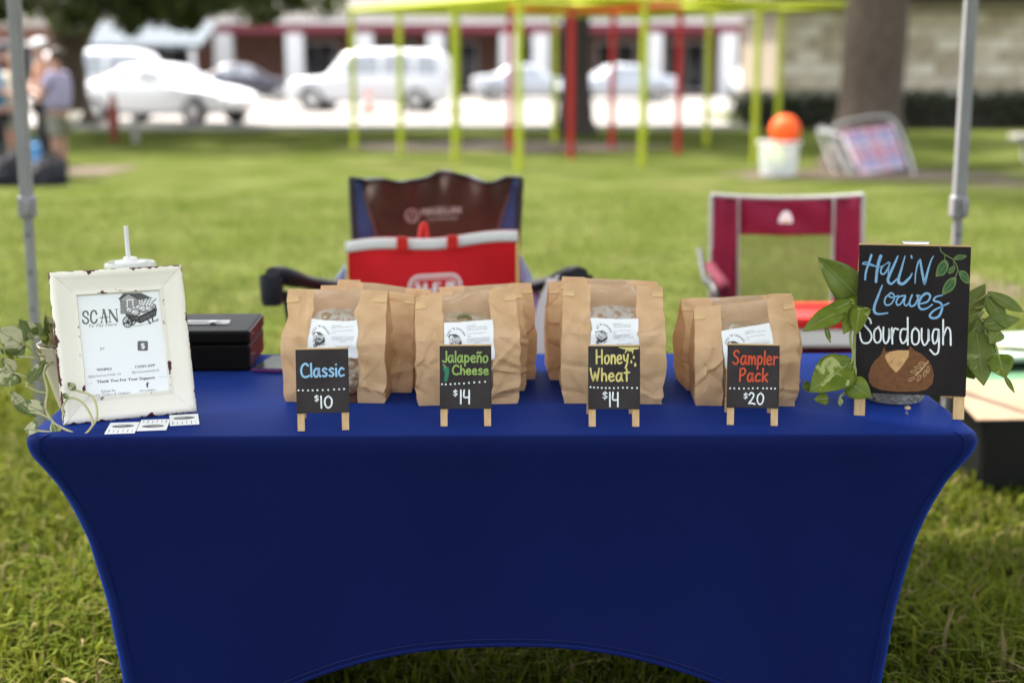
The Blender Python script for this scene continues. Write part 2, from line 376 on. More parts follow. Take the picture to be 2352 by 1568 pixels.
class Art:
    """collects flat shapes per colour; place(p, layer) turns (x, y) art units into a local 3D point"""
    def __init__(s, place): s.place = place; s.c = {}; s.lay = {}
    def mb(s, col, layer):
        k = (col, layer)
        if k not in s.c: s.c[k] = MB()
        return s.c[k]
    def poly(s, pts, col, layer=1, smooth=0, closed=True):
        if smooth: pts = cr(pts, smooth, True)
        s.mb(col, layer).add([s.place(p, layer) for p in pts], [tuple(range(len(pts)))])
    def ell(s, c, rx, ry, col, layer=1, rot=0, n=16):
        cs, sn = math.cos(rot), math.sin(rot)
        s.poly([(c[0]+rx*math.cos(a)*cs-ry*math.sin(a)*sn, c[1]+rx*math.cos(a)*sn+ry*math.sin(a)*cs) for a in [2*math.pi*k/n for k in range(n)]], col, layer)
    def ring(s, c, rx, ry, wd, col, layer=1, rot=0, n=18):
        cs, sn = math.cos(rot), math.sin(rot)
        s.stroke([(c[0]+rx*math.cos(a)*cs-ry*math.sin(a)*sn, c[1]+rx*math.cos(a)*sn+ry*math.sin(a)*cs) for a in [2*math.pi*k/n for k in range(n+1)]], wd, col, layer, smooth=0, caps=False)
    def stroke(s, pts, wd, col, layer=1, smooth=5, caps=True):
        if smooth and len(pts) > 2: pts = cr(pts, smooth)
        n = len(pts); P = [np.array(p[:2], float) for p in pts]
        wl = [(wd[0] + (wd[1]-wd[0])*i/(n-1)) if isinstance(wd, tuple) else wd for i in range(n)] if not callable(wd) else [wd(i/(n-1)) for i in range(n)]
        vv = []
        for i in range(n):
            t = P[min(i+1, n-1)] - P[max(i-1, 0)]; l = np.hypot(*t) or 1; nrm = np.array([-t[1], t[0]])/l
            vv += [P[i]+nrm*wl[i]/2, P[i]-nrm*wl[i]/2]
        m = s.mb(col, layer)
        m.add([s.place(p, layer) for p in vv], [(2*i, 2*i+1, 2*i+3, 2*i+2) for i in range(n-1)])
        if caps:
            for e in (0, n-1):
                m.add([s.place((P[e][0]+wl[e]/2*math.cos(a), P[e][1]+wl[e]/2*math.sin(a)), layer+.05) for a in [2*math.pi*k/8 for k in range(8)]], [tuple(range(8))])
    def type(s, text, p0, p1, h, col, layer=1, ysign=-1, slant=0, bold=0):
        V, Fc, wd = txt(text); a = np.array(p0, float); b = np.array(p1, float); d = b-a
        L = np.hypot(*d); up = np.array([-d[1], d[0]])/L*(1 if ysign > 0 else -1)*h/.70
        s.mb(col, layer).add([s.place(a + d*(x + slant*y)/wd + up*y, layer) for x, y in V], Fc)
        if bold:
            s.mb(col, layer+.1).add([s.place(a + d*(x + slant*y)/wd + up*y + np.array([bold, 0]), layer+.1) for x, y in V], Fc)
    def write(s, word, box, wd, col, layer=1, ysign=-1, fit=None):
        """hand lettering with the stroke font: box = (x0, x1, y_base, y_cap)"""
        x = 0; G = []
        for ch in word:
            g, adv = GL[ch]; G.append((x, g)); x += adv
        tot = x - .12; x0, x1, yb, yc = box; k = (x1-x0)/tot
        for ox, g in G:
            for st in g:
                s.stroke([(x0 + (ox+p[0])*k, yb + (yc-yb)*p[1]) for p in st], wd, col, layer, 6 if len(st) > 2 else 0)
    def build(s, parent, name='print', names=None):
        out = []
        for (col, layer), m in sorted(s.c.items(), key=lambda q: (q[0][1], q[0][0])):
            o = m.build((names or {}).get(col, name), M[col], parent); out.append(o)
            if name == 'print': o['kind'] = 'stuff'
        return out
GL = {  # one-line hand letters: strokes in units of the capital height, then advance
 'C': ([[(.55, .85), (.38, 1), (.15, .85), (.03, .5), (.12, .12), (.35, 0), (.6, .1)]], .72),
 'l': ([[(.05, 1.0), (.05, .02)]], .2),
 'a': ([[(.42, .52), (.22, .62), (.04, .35), (.10, .05), (.28, .05), (.42, .5)], [(.43, .62), (.42, .2), (.5, .02)]], .62),
 's': ([[(.36, .56), (.20, .63), (.07, .48), (.22, .34), (.36, .2), (.24, .03), (.05, .08)]], .5),
 'i': ([[(.06, .6), (.06, .02)], [(.06, .88), (.075, .90)]], .22),
 'c': ([[(.40, .55), (.22, .62), (.04, .33), (.14, .04), (.40, .1)]], .54),
 'J': ([[(.36, 1.0), (.37, .5), (.34, .12), (.2, 0), (.05, .12)]], .5),
 'p': ([[(.06, .62), (.06, -.32)], [(.06, .4), (.22, .62), (.40, .42), (.30, .06), (.07, .12)]], .56),
 'e': ([[(.06, .33), (.38, .36), (.30, .6), (.12, .55), (.04, .28), (.18, .02), (.42, .1)]], .55),
 'n': ([[(.05, .62), (.05, .02)], [(.05, .35), (.22, .62), (.36, .45), (.37, .02)]], .52),
 '\u00f1': ([[(.05, .62), (.05, .02)], [(.05, .35), (.22, .62), (.36, .45), (.37, .02)], [(.02, .86), (.13, .96), (.26, .86), (.40, .97)]], .52),
 'o': ([[(.24, .62), (.06, .45), (.08, .1), (.26, .02), (.42, .25), (.38, .55), (.22, .62)]], .58),
 'h': ([[(.05, 1), (.05, .02)], [(.05, .32), (.22, .6), (.36, .42), (.37, .02)]], .52),
 'H': ([[(.05, 1), (.05, .02)], [(.52, 1), (.52, .02)], [(.05, .5), (.52, .53)]], .72),
 'y': ([[(.04, .62), (.10, .3), (.24, .22), (.38, .42)], [(.42, .66), (.34, .05), (.2, -.3)]], .54),
 'W': ([[(.02, 1), (.1, .5), (.22, .02)], [(.22, .02), (.36, .7)], [(.36, .7), (.52, .02)], [(.52, .02), (.66, 1)]], .82),
 't': ([[(.18, .92), (.18, .02)], [(.0, .64), (.38, .68)]], .48),
 'S': ([[(.50, .86), (.34, 1), (.12, .88), (.14, .66), (.40, .45), (.46, .2), (.28, 0), (.04, .14)]], .66),
 'm': ([[(.05, .62), (.05, .02)], [(.05, .35), (.18, .6), (.30, .4), (.30, .02)], [(.30, .35), (.44, .6), (.56, .4), (.57, .02)]], .72),
 'r': ([[(.05, .62), (.06, .02)], [(.06, .35), (.20, .58), (.36, .54)]], .44),
 'P': ([[(.06, .96), (.06, .0)], [(.04, .92), (.34, .98), (.46, .75), (.30, .5), (.07, .46)]], .62),
 'k': ([[(.06, 1), (.06, .02)], [(.42, .6), (.07, .28)], [(.12, .33), (.44, .02)]], .54),
 '1': ([[(.12, 1), (.12, 0)]], .30),
 '0': ([[(.30, 1), (.08, .75), (.06, .3), (.24, 0), (.46, .2), (.5, .7), (.30, 1)]], .62),
 '4': ([[(.06, 1), (.05, .5), (.42, .48)], [(.42, 1), (.42, 0)]], .55),
 '2': ([[(.06, .8), (.22, 1), (.42, .82), (.30, .45), (.05, .05)], [(.05, .05), (.28, .08), (.54, .02)]], .66),
}
for s_ in ("VENMO", "@Johanna-Hall-10", "CASH APP", "$JohannaHall10", "Thank You For Your Support", "LET'S CONNECT", "JH", "$", "f", "Follow for", "Weekly Orders & Updates", "To Pay Here",
           "H-E-B", "MAGELLAN", "OUTDOORS", "SCAN", "HALL'N LOAVES", "INGREDIENTS:", "BREAD FLOUR, WATER, SALT", "BREAD FLOUR, WATER, SALT,", "JALAPENOS, CHEDDAR CHEESE", "WHOLE WHEAT FLOUR, HONEY",
           "Contains the following allergens:", "Wheat", "Wheat, Dairy", "THIS FOOD IS MADE IN A HOME KITCHEN AND", "IS NOT INSPECTED BY THE DEPARTMENT OF", "STATE HEALTH SERVICES OR A LOCAL HEALTH", "DEPARTMENT.",
           "West Point, TX 78963", "Classic", "Jalape\u00f1o Cheese", "Honey Wheat", "Sampler"): txt(s_)
for ch_ in "HALL'N LOAVES":
    if ch_ != ' ': txt(ch_)
def cabin_art(A, T, lay=2):
    """engraved log cabin and wheelbarrow full of bread; T maps drawing units to art units"""
    def pl(p, c, l=0): A.poly([T(q) for q in p], c, lay+l)
    k = np.hypot(*(np.array(T((100, 0)))-np.array(T((0, 0)))))/100
    def st(p, wd, c='ink', l=1.2, sm=0): A.stroke([T(q) for q in p], wd*k, c, lay+l, sm, caps=False)
    pl([(660, 318), (735, 250), (836, 312), (846, 420), (760, 458), (664, 446)], 'ink3')
    pl([(645, 306), (690, 252), (860, 246), (975, 298), (838, 312), (738, 254), (662, 322)], 'ink2', .4)
    for i in range(6): st([(735+24*i, 252), (835+24*i, 310)], 4)
    st([(645, 306), (738, 252), (838, 314)], 9)
    for i in range(8): st([(656+(i % 2)*3, 330+i*17), (716, 328+i*17)], 6)
    for i in range(5): st([(790, 322+i*17), (845, 326+i*17)], 6)
    pl([(722, 312), (784, 308), (788, 400), (724, 404)], 'label', .8); pl([(730, 322), (776, 318), (778, 396), (732, 398)], 'ink3', 1.1)
    for i in range(4): st([(738+i*11, 322), (740+i*11, 398)], 3)
    for q in ((857, 314), (880, 318), (858, 340), (668, 330)): A.ell(T(q), 9*k, 9*k, 'ink2', lay+1)
    for q, a in (((890, 345), -1.1), ((928, 338), -1.15)):
        A.ell(T(q), 55*k, 17*k, 'ink2', lay+1.4, -a+math.pi if False else math.pi-1.1); A.ell(T(q), 49*k, 12*k, 'label', lay+1.6, math.pi-1.1)
        for i in range(4): st([(q[0]-14+i*4, q[1]+28-i*18), (q[0]+4+i*6, q[1]+22-i*18)], 4, 'ink', 1.9)
    for (x, y, a, b) in ((750, 418, 40, 33), (800, 400, 34, 28), (935, 405, 42, 34), (975, 378, 30, 28), (838, 392, 38, 34), (880, 406, 40, 38), (806, 442, 46, 34)):
        A.ell(T((x, y)), a*k, b*k, 'ink', lay+2); A.ell(T((x-2, y-2)), (a-6)*k, (b-6)*k, 'ink3', lay+2.2)
        A.ell(T((x-6, y-8)), (a-18)*k, (b-18)*k, 'label', lay+2.4)
        st([(x-a*.4, y+b*.3), (x, y-b*.4), (x+a*.4, y-b*.1)], 6, 'ink', 2.7)
    pl([(700, 446), (832, 476), (1012, 392), (1002, 470), (852, 545), (742, 505)], 'ink', 3)
    pl([(722, 462), (830, 486), (838, 528), (750, 498)], 'ink2', 3.3); pl([(846, 492), (1000, 420), (992, 462), (854, 530)], 'ink2', 3.3)
    for i in range(4): st([(870+i*36, 480-i*17), (874+i*34, 522-i*17)], 5, 'ink', 3.6)
    st([(846, 510), (996, 441)], 4, 'ink', 3.6); st([(690, 548), (840, 505)], 11, 'ink', 3.8)
    for c_, r_ in (((768, 518), 44), ((728, 530), 54)):
        A.ring(T(c_), r_*k*.82, r_*k, 9*k, 'ink', lay+4)
        for i in range(5):
            a = i*math.pi/5; st([(c_[0]-r_*.8*math.cos(a), c_[1]-r_*math.sin(a)), (c_[0]+r_*.8*math.cos(a), c_[1]+r_*math.sin(a))], 5, 'ink', 4.2)
    st([(918, 500), (948, 552)], 13, 'ink', 3.8); st([(962, 462), (972, 528)], 13, 'ink', 3.8); st([(958, 345), (1006, 304)], 9, 'ink', 3)
    pl([(700, 585), (860, 566), (1024, 520), (1026, 490), (980, 520), (900, 552), (760, 575)], 'ink3', .2)
# ------------------------------------------------------------------ the setting
def sheet(name, pts, z, mat, kind='structure'):
    o = MB().add([(x, y, z) for x, y in pts], [tuple(range(len(pts)))]).build(name, mat); o['kind'] = kind; return o
def lawn_mat():
    m = bpy.data.materials.new('lawn'); m.use_nodes = True; t = m.node_tree; b = t.nodes['Principled BSDF']; L = t.links.new
    b.inputs['Roughness'].default_value = .9; b.inputs['Specular IOR Level'].default_value = .0
    tc = t.nodes.new('ShaderNodeTexCoord')
    def nz(sc, det): 
        n = t.nodes.new('ShaderNodeTexNoise'); n.inputs['Scale'].default_value = sc; n.inputs['Detail'].default_value = det; L(tc.outputs['Object'], n.inputs['Vector']); return n
    def ramp(n, a, b_, c1, c2):
        r = t.nodes.new('ShaderNodeValToRGB'); r.color_ramp.elements[0].position = a; r.color_ramp.elements[1].position = b_
        r.color_ramp.elements[0].color = (*c1, 1); r.color_ramp.elements[1].color = (*c2, 1); L(n.outputs['Fac'], r.inputs[0]); return r
    r1 = ramp(nz(1.1, 5), .35, .68, (.050, .068, .011), (.102, .114, .037))
    r2 = ramp(nz(30, 4), .3, .7, (.55, .55, .55), (1.1, 1.1, 1.1))
    mu = t.nodes.new('ShaderNodeMixRGB'); mu.blend_type = 'MULTIPLY'; mu.inputs[0].default_value = 1; L(r1.outputs[0], mu.inputs[1]); L(r2.outputs[0], mu.inputs[2])
    r3 = ramp(nz(.33, 3), .60, .74, (0, 0, 0), (1, 1, 1))
    mx = t.nodes.new('ShaderNodeMixRGB'); mx.inputs[2].default_value = (.085, .066, .038, 1)
    k = t.nodes.new('ShaderNodeMath'); k.operation = 'MULTIPLY'; k.inputs[1].default_value = .55; L(r3.outputs[0], k.inputs[0]); L(k.outputs[0], mx.inputs[0]); L(mu.outputs[0], mx.inputs[1])
    L(mx.outputs[0], b.inputs['Base Color'])
    bu = t.nodes.new('ShaderNodeBump'); bu.inputs['Strength'].default_value = .7; bu.inputs['Distance'].default_value = .05; n = nz(60, 4); L(n.outputs['Fac'], bu.inputs['Height']); L(bu.outputs[0], b.inputs['Normal'])
    return m
sheet('ground', [(-600, -300), (600, -300), (600, 900), (-600, 900)], 0, lawn_mat())
M['dirt_shaded'] = pm('bare_dirt_shaded', (.046, .031, .020), .95, (.072, .051, .034), 3, .5, 40)  # bare earth, its colour darkened to carry the shade lying on it
def blob(name, cx, cy, rx, ry, z, mat, seed, n=26, rot=0):
    rd = random.Random(seed); pts = []
    for i in range(n):
        a = 2*math.pi*i/n; k = 1 + .18*math.sin(3*a+rd.random()*6) * .6 + rd.uniform(-.1, .1)
        x, y = rx*k*math.cos(a), ry*k*math.sin(a)
        pts.append((cx + x*math.cos(rot)-y*math.sin(rot), cy + x*math.sin(rot)+y*math.cos(rot)))
    return sheet(name, pts, z, mat)
blob('dirt_patch', -.2, 25.6, 2.9, 1.7, .004, M['dirt_shaded'], 1)
blob('dirt_patch', 4.6, 18.9, 1.9, .9, .004, M['dirt_shaded'], 2)
blob('dirt_patch', 8.0, 17.5, 2.6, .55, .004, M['dirt_shaded'], 3)
blob('dirt_path', 3.05, 9.6, .22, 2.6, .004, M['dirt_shaded'], 4, rot=.12)
sheet('parking_lot', [(-60, 30.9), (5.6, 32.6), (5.6, 44), (60, 44), (60, 74), (-60, 74)], .008, M['concrete'])
sheet('sidewalk', [(-11.5, 18.4), (-5.4, 18.9), (-5.3, 20.6), (-11.5, 20.4)], .006, M['dirt_shaded'])  # paving in the darkened earth colour, standing in for shade on it
kb = MB(); kb.bar((-60, 30.8, .05), (5.6, 32.5, .05), .18, .12).build('kerb', M['concrete_grey'])['kind'] = 'structure'
# --- grass blades near the stall
def blades(name, n, x0, x1, y0, y1, hmin, hmax, wmin, wmax, seed, pw=1.15, thatch=False, far=1):
    g = np.random.default_rng(seed)
    y = y0 + (y1-y0)*g.random(n)**pw; hw = .14 + .40*y; x = g.uniform(-1, 1, n)*np.clip(hw, 0, x1)
    keep = (np.sin(x*5.3+2*np.sin(y*3.1))*np.sin(y*4.9+1.7*np.cos(x*4.3)) + g.uniform(-.9, .9, n)) > -.75; x, y = x[keep], y[keep]; n = len(x)
    ph = np.sin(x*3.1+1.3*np.sin(y*2.2))*np.cos(y*2.7+x*.7)
    h = g.uniform(hmin, hmax, n)*(1 + .35*ph); wd = g.uniform(wmin, wmax, n)
    a = g.uniform(0, 2*np.pi, n) ; lean = g.uniform(.15, 1.15, n)*h
    dx, dy = np.cos(a), np.sin(a); px, py = -np.sin(a+g.uniform(-.6, .6, n)), np.cos(a+g.uniform(-.6, .6, n))
    B = np.stack([x, y, np.zeros(n)], 1); Pw = np.stack([px, py, np.zeros(n)], 1)*wd[:, None]/2
    mid = B + np.stack([dx*lean*.32, dy*lean*.32, h*.62], 1); tip = B + np.stack([dx*lean, dy*lean, h*(.95-.25*lean/h)], 1)
    V = np.stack([B-Pw, B+Pw, mid-Pw*.85, mid+Pw*.85, tip], 1).reshape(-1, 3)
    i = np.arange(n)[:, None]*5
    T = np.concatenate([i+np.array([[0, 1, 3]]), i+np.array([[0, 3, 2]]), i+np.array([[2, 3, 4]])], 0)
    t = g.random(n); dry = (g.random(n) < .07)[:, None]
    c = np.stack([lerp(.044, .112, t), lerp(.074, .126, t), lerp(.003, .012, t)], 1)*(1+.18*ph[:, None])
    if thatch: lean = h*3; tip[:, :2] += np.stack([dx, dy], 1)*.03; V = np.stack([B-Pw, B+Pw, mid-Pw*.85, mid+Pw*.85, tip], 1).reshape(-1, 3); dry = np.ones((n, 1), bool)
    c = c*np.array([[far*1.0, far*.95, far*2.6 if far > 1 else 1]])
    c = np.where(dry, np.array([[.17, .135, .06]]), c)
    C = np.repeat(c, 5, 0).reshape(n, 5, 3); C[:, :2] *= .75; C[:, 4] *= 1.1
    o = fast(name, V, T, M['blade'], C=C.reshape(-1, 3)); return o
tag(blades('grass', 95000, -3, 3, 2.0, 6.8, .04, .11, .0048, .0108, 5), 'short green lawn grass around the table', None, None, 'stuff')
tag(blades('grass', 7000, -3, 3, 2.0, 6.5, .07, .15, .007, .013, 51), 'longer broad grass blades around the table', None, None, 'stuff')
tag(blades('thatch', 26000, -3, 3, 2.0, 6.5, .010, .03, .003, .006, 52, thatch=True), 'dry brown thatch lying between the grass blades', None, None, 'stuff')
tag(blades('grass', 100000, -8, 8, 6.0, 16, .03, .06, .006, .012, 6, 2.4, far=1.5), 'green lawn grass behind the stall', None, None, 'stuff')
# --- trees
def leaves(name, parent, cl, n, size, mat, seed, c1, c2):
    g = np.random.default_rng(seed); cl = np.array(cl); k = g.integers(0, len(cl), n)
    d = g.normal(size=(n, 3)); d /= np.linalg.norm(d, axis=1)[:, None]
    P = cl[k, :3] + d*(g.random(n)**.45)[:, None]*cl[k, 3:6]
    a = g.normal(size=(n, 3)); a /= np.linalg.norm(a, axis=1)[:, None]; b = np.cross(a, g.normal(size=(n, 3))); b /= np.linalg.norm(b, axis=1)[:, None]
    s = (size*g.uniform(.6, 1.3, n))[:, None]
    V = np.stack([P-a*s, P+b*s*.5, P+a*s, P-b*s*.5], 1).reshape(-1, 3); i = np.arange(n)[:, None]*4
    T = np.concatenate([i+np.array([[0, 1, 2]]), i+np.array([[0, 2, 3]])], 0)
    t = g.random(n)[:, None]; C = np.repeat(np.array([c1])*(1-t)+np.array([c2])*t, 4, 0)
    return fast(name, V, T, mat, parent, C)
def tree(label, base, r, h, limbs, clumps, n, size, bark, seed, lean=(0, 0), group=None):
    t = thing('tree', label, 'tree', base, group=group); m = MB(); rd = random.Random(seed)
    pts = [(0, 0, -.1), (0, 0, .05), (lean[0]*.1, lean[1]*.1, .5), (lean[0]*.4, lean[1]*.4, h*.5), (lean[0], lean[1], h)]
    P = cr(pts, 5); nP = len(P)
    m.tube(P, [r*(1.5 if q[2] < .12 else 1.28 if q[2] < .3 else 1.12 if q[2] < .6 else 1-.22*q[2]/h)*(1+.05*rd.uniform(-1, 1)) for q in P], 18)
    m.build('trunk', M[bark], t, smooth=60)
    for (dx, dy, z0, z1, rr) in limbs:
        b = [(lean[0]*z0/h, lean[1]*z0/h, z0), (dx*.35, dy*.35, lerp(z0, z1, .45)), (dx*.75+rd.uniform(-.2, .2), dy*.75, lerp(z0, z1, .75)), (dx, dy, z1)]
        MB().tube(cr(b, 5), [lerp(rr, rr*.25, i/15) for i in range(16)], 10).build('limb', M[bark], t, smooth=60)
    leaves('crown', t, clumps, n, size, M['leaf_tree'], seed, (.028, .045, .008), (.075, .10, .02))
    return t
def clump_cloud(c, rad, n, seed, rmin, rmax, flat=.7):
    rd = random.Random(seed); out = []
    while len(out) < n:
        p = [rd.uniform(-1, 1) for _ in range(3)]
        if sum(q*q for q in p) > 1: continue
        s = rd.uniform(rmin, rmax); out.append((c[0]+p[0]*rad[0], c[1]+p[1]*rad[1], c[2]+p[2]*rad[2], s, s, s*flat))
    return out
tree('large oak with low spreading crown at the left behind the people', (-10.2, 33.5, 0), .40, 3.2, [(2.2, -.6, 1.4, 4.2, .2), (-2.4, .5, 1.9, 4.6, .18), (.6, 1.5, 2.6, 5.2, .16)],
     clump_cloud((1.6, -3.4, 5.4), (7.6, 4.6, 2.6), 170, 1, .5, 1.2) + clump_cloud((1.6, -1.4, 2.85), (5.0, 2.4, .55), 44, 2, .3, .6), 36000, .12, 'bark', 11, (-.1, 0))
tree('dark tree trunk standing behind the lime green pole frame', (1.33, 30.2, 0), .33, 4.2, [(1.8, .6, 3.2, 5.6, .18), (-1.9, -.4, 3.4, 5.8, .18), (.3, -1.4, 3.6, 6, .15)],
     clump_cloud((0, 0, 6.4), (6.0, 4.8, 3.0), 130, 3, .5, 1.2) + clump_cloud((1.0, 1.5, 3.35), (4.2, 2.0, .35), 30, 33, .4, .7), 30000, .13, 'bark_dark', 12)
tree('thick brown tree trunk with folded lawn chair leaning on it', (5.0, 20.2, 0), .47, 4.4, [(2.2, .5, 3.4, 6, .24), (-1.8, .6, 3.6, 6.2, .22), (.4, -1.6, 3.8, 6.4, .18)],
     clump_cloud((.4, .8, 7.0), (4.6, 4.0, 2.4), 70, 4, .5, 1.0), 11000, .13, 'bark', 13, (.14, 0))
for i, (x, y, h, s) in enumerate([(-26, 84, 9, 21), (-3, 88, 10, 22), (16, 90, 9, 23), (30, 80, 10, 24), (-44, 80, 10, 25)]):
    tree(['tall dark tree above the shop roof at far left', 'dark leafy tree rising behind the middle of the shop', 'dark tree behind the shop right of centre', 'tall tree behind the pale block building', 'broad dark tree at the far left edge'][i],
         (x, y, 0), .4, 4, [(2, 0, 3, 6, .2), (-2, 0, 3, 6, .2)], clump_cloud((0, 0, h*.62), (5.5, 3, h*.42), 50, s, .8, 1.6), 6000, .26, 'bark_dark', s, group='trees behind the shops')
# --- shops with white columns
sh = thing('shop_building', 'low brick shop row with white columns and maroon fascia across the car park', 'building', (0, 70, 0))
MB().box((-6, 2, 1.6), (44, 4, 3.2)).build('wall', M['brick'], sh)
MB().box((-6, 1.8, 4.4), (44.4, 4.4, 2.4)).build('upper_wall', M['pale_wall'], sh)
MB().box((-1, -1.9, 3.05), (34, 4.2, .4)).build('fascia', M['maroon_paint'], sh)
MB().box((-1, -1.9, 3.30), (34.3, 4.4, .1)).build('canopy_roof', M['white_paint'], sh)
for px in (528, 688, 845, 1005, 1168, 1240, 1494, 1662):
    x = (px-1176)/F*66.4; MB().box((x, -3.6, 1.425), (.78, .78, 2.85)).build('column', M['white_paint'], sh, bevel=.03)
for x in (-24, -20.2, -16.5, -9.4, -5.6, -2.6, .3, 5.0, 8.4, 12):
    wn = MB().box((x, -.02, 1.35), (1.9, .1, 2.3)).build('window', M['white_paint'], sh)
    for s in (-1, 1): MB().box((x+s*.45, -.09, 1.35), (.82, .05, 2.1)).build('pane', M['dark_glass'], wn)
aw = thing('metal_awning', 'pale corrugated metal awning roof left of the white columns', 'awning', (-16.2, 63, 0))
for i in range(10):
    MB().bar((-2.7+i*.6, -1.3, 2.25), (-2.7+i*.6, 2.4, 3.25), .56, .05).build('roof_panel', M['awning'], aw)
for x in (-2.6, 0, 2.6): MB().box((x, -1.2, 1.09), (.2, .2, 2.18)).build('post', M['white_paint'], aw)
MB().box((0, -1.3, 2.16), (6.1, .12, .12)).build('beam', M['awning'], aw)
# --- pale stone block building at the right
bb = thing('block_building', 'pale limestone block building with brown roof edge behind the hedge', 'building', (6.35, 34, 0))
MB().box((6, 3.2, 1.35), (12, 6, 2.7)).build('core', M['mortar'], bb)
rd = random.Random(8); BH, BW = .292, .60; bd = {}
for r in range(9):
    x = 0 if r % 2 == 0 else -BW/2
    while x < 9.0:
        x0, x1 = max(x, 0)+.006, x+BW-.006
        if x1 - x0 > .1:
            k = round(x1-x0, 3)
            if k not in bd: bd[k] = MB().box((0, 0, 0), (k, .12, BH-.014)).build('block', M['block'], bb, bevel=.012); o = bd[k]
            else: o = bd[k].copy(); COL.objects.link(o); o.material_slots[0].link = 'OBJECT'; o.material_slots[0].material = M[rd.choice(('block', 'block', 'block_b', 'block_c'))]
            o.location = ((x0+x1)/2, .15-rd.uniform(0, .03), (r+.5)*BH)
        x += BW
MB().box((6.0, .10, 2.75), (12.3, .42, .18)).build('cap_course', M['pale_wall'], bb, bevel=.02)
MB().box((6.0, 2.9, 3.08), (12.8, 7.2, .46)).build('roof', M['roof_brown'], bb, bevel=.03)
# --- hedge
hd = thing('hedge', 'low dark clipped hedge in front of the block building', 'hedge', (5.2, 32.6, 0))
MB().box((4.2, .1, .36), (8.2, .5, .72)).build('branches', M['bark_dark'], hd)
leaves('foliage', hd, [(x*.28+.1*math.sin(x*7), .1*math.cos(x*3), z, .34, .38, .26) for x in range(31) for z in (.22, .5, .66)], 16000, .055, M['hedge'], 31, (.010, .018, .005), (.03, .042, .012))
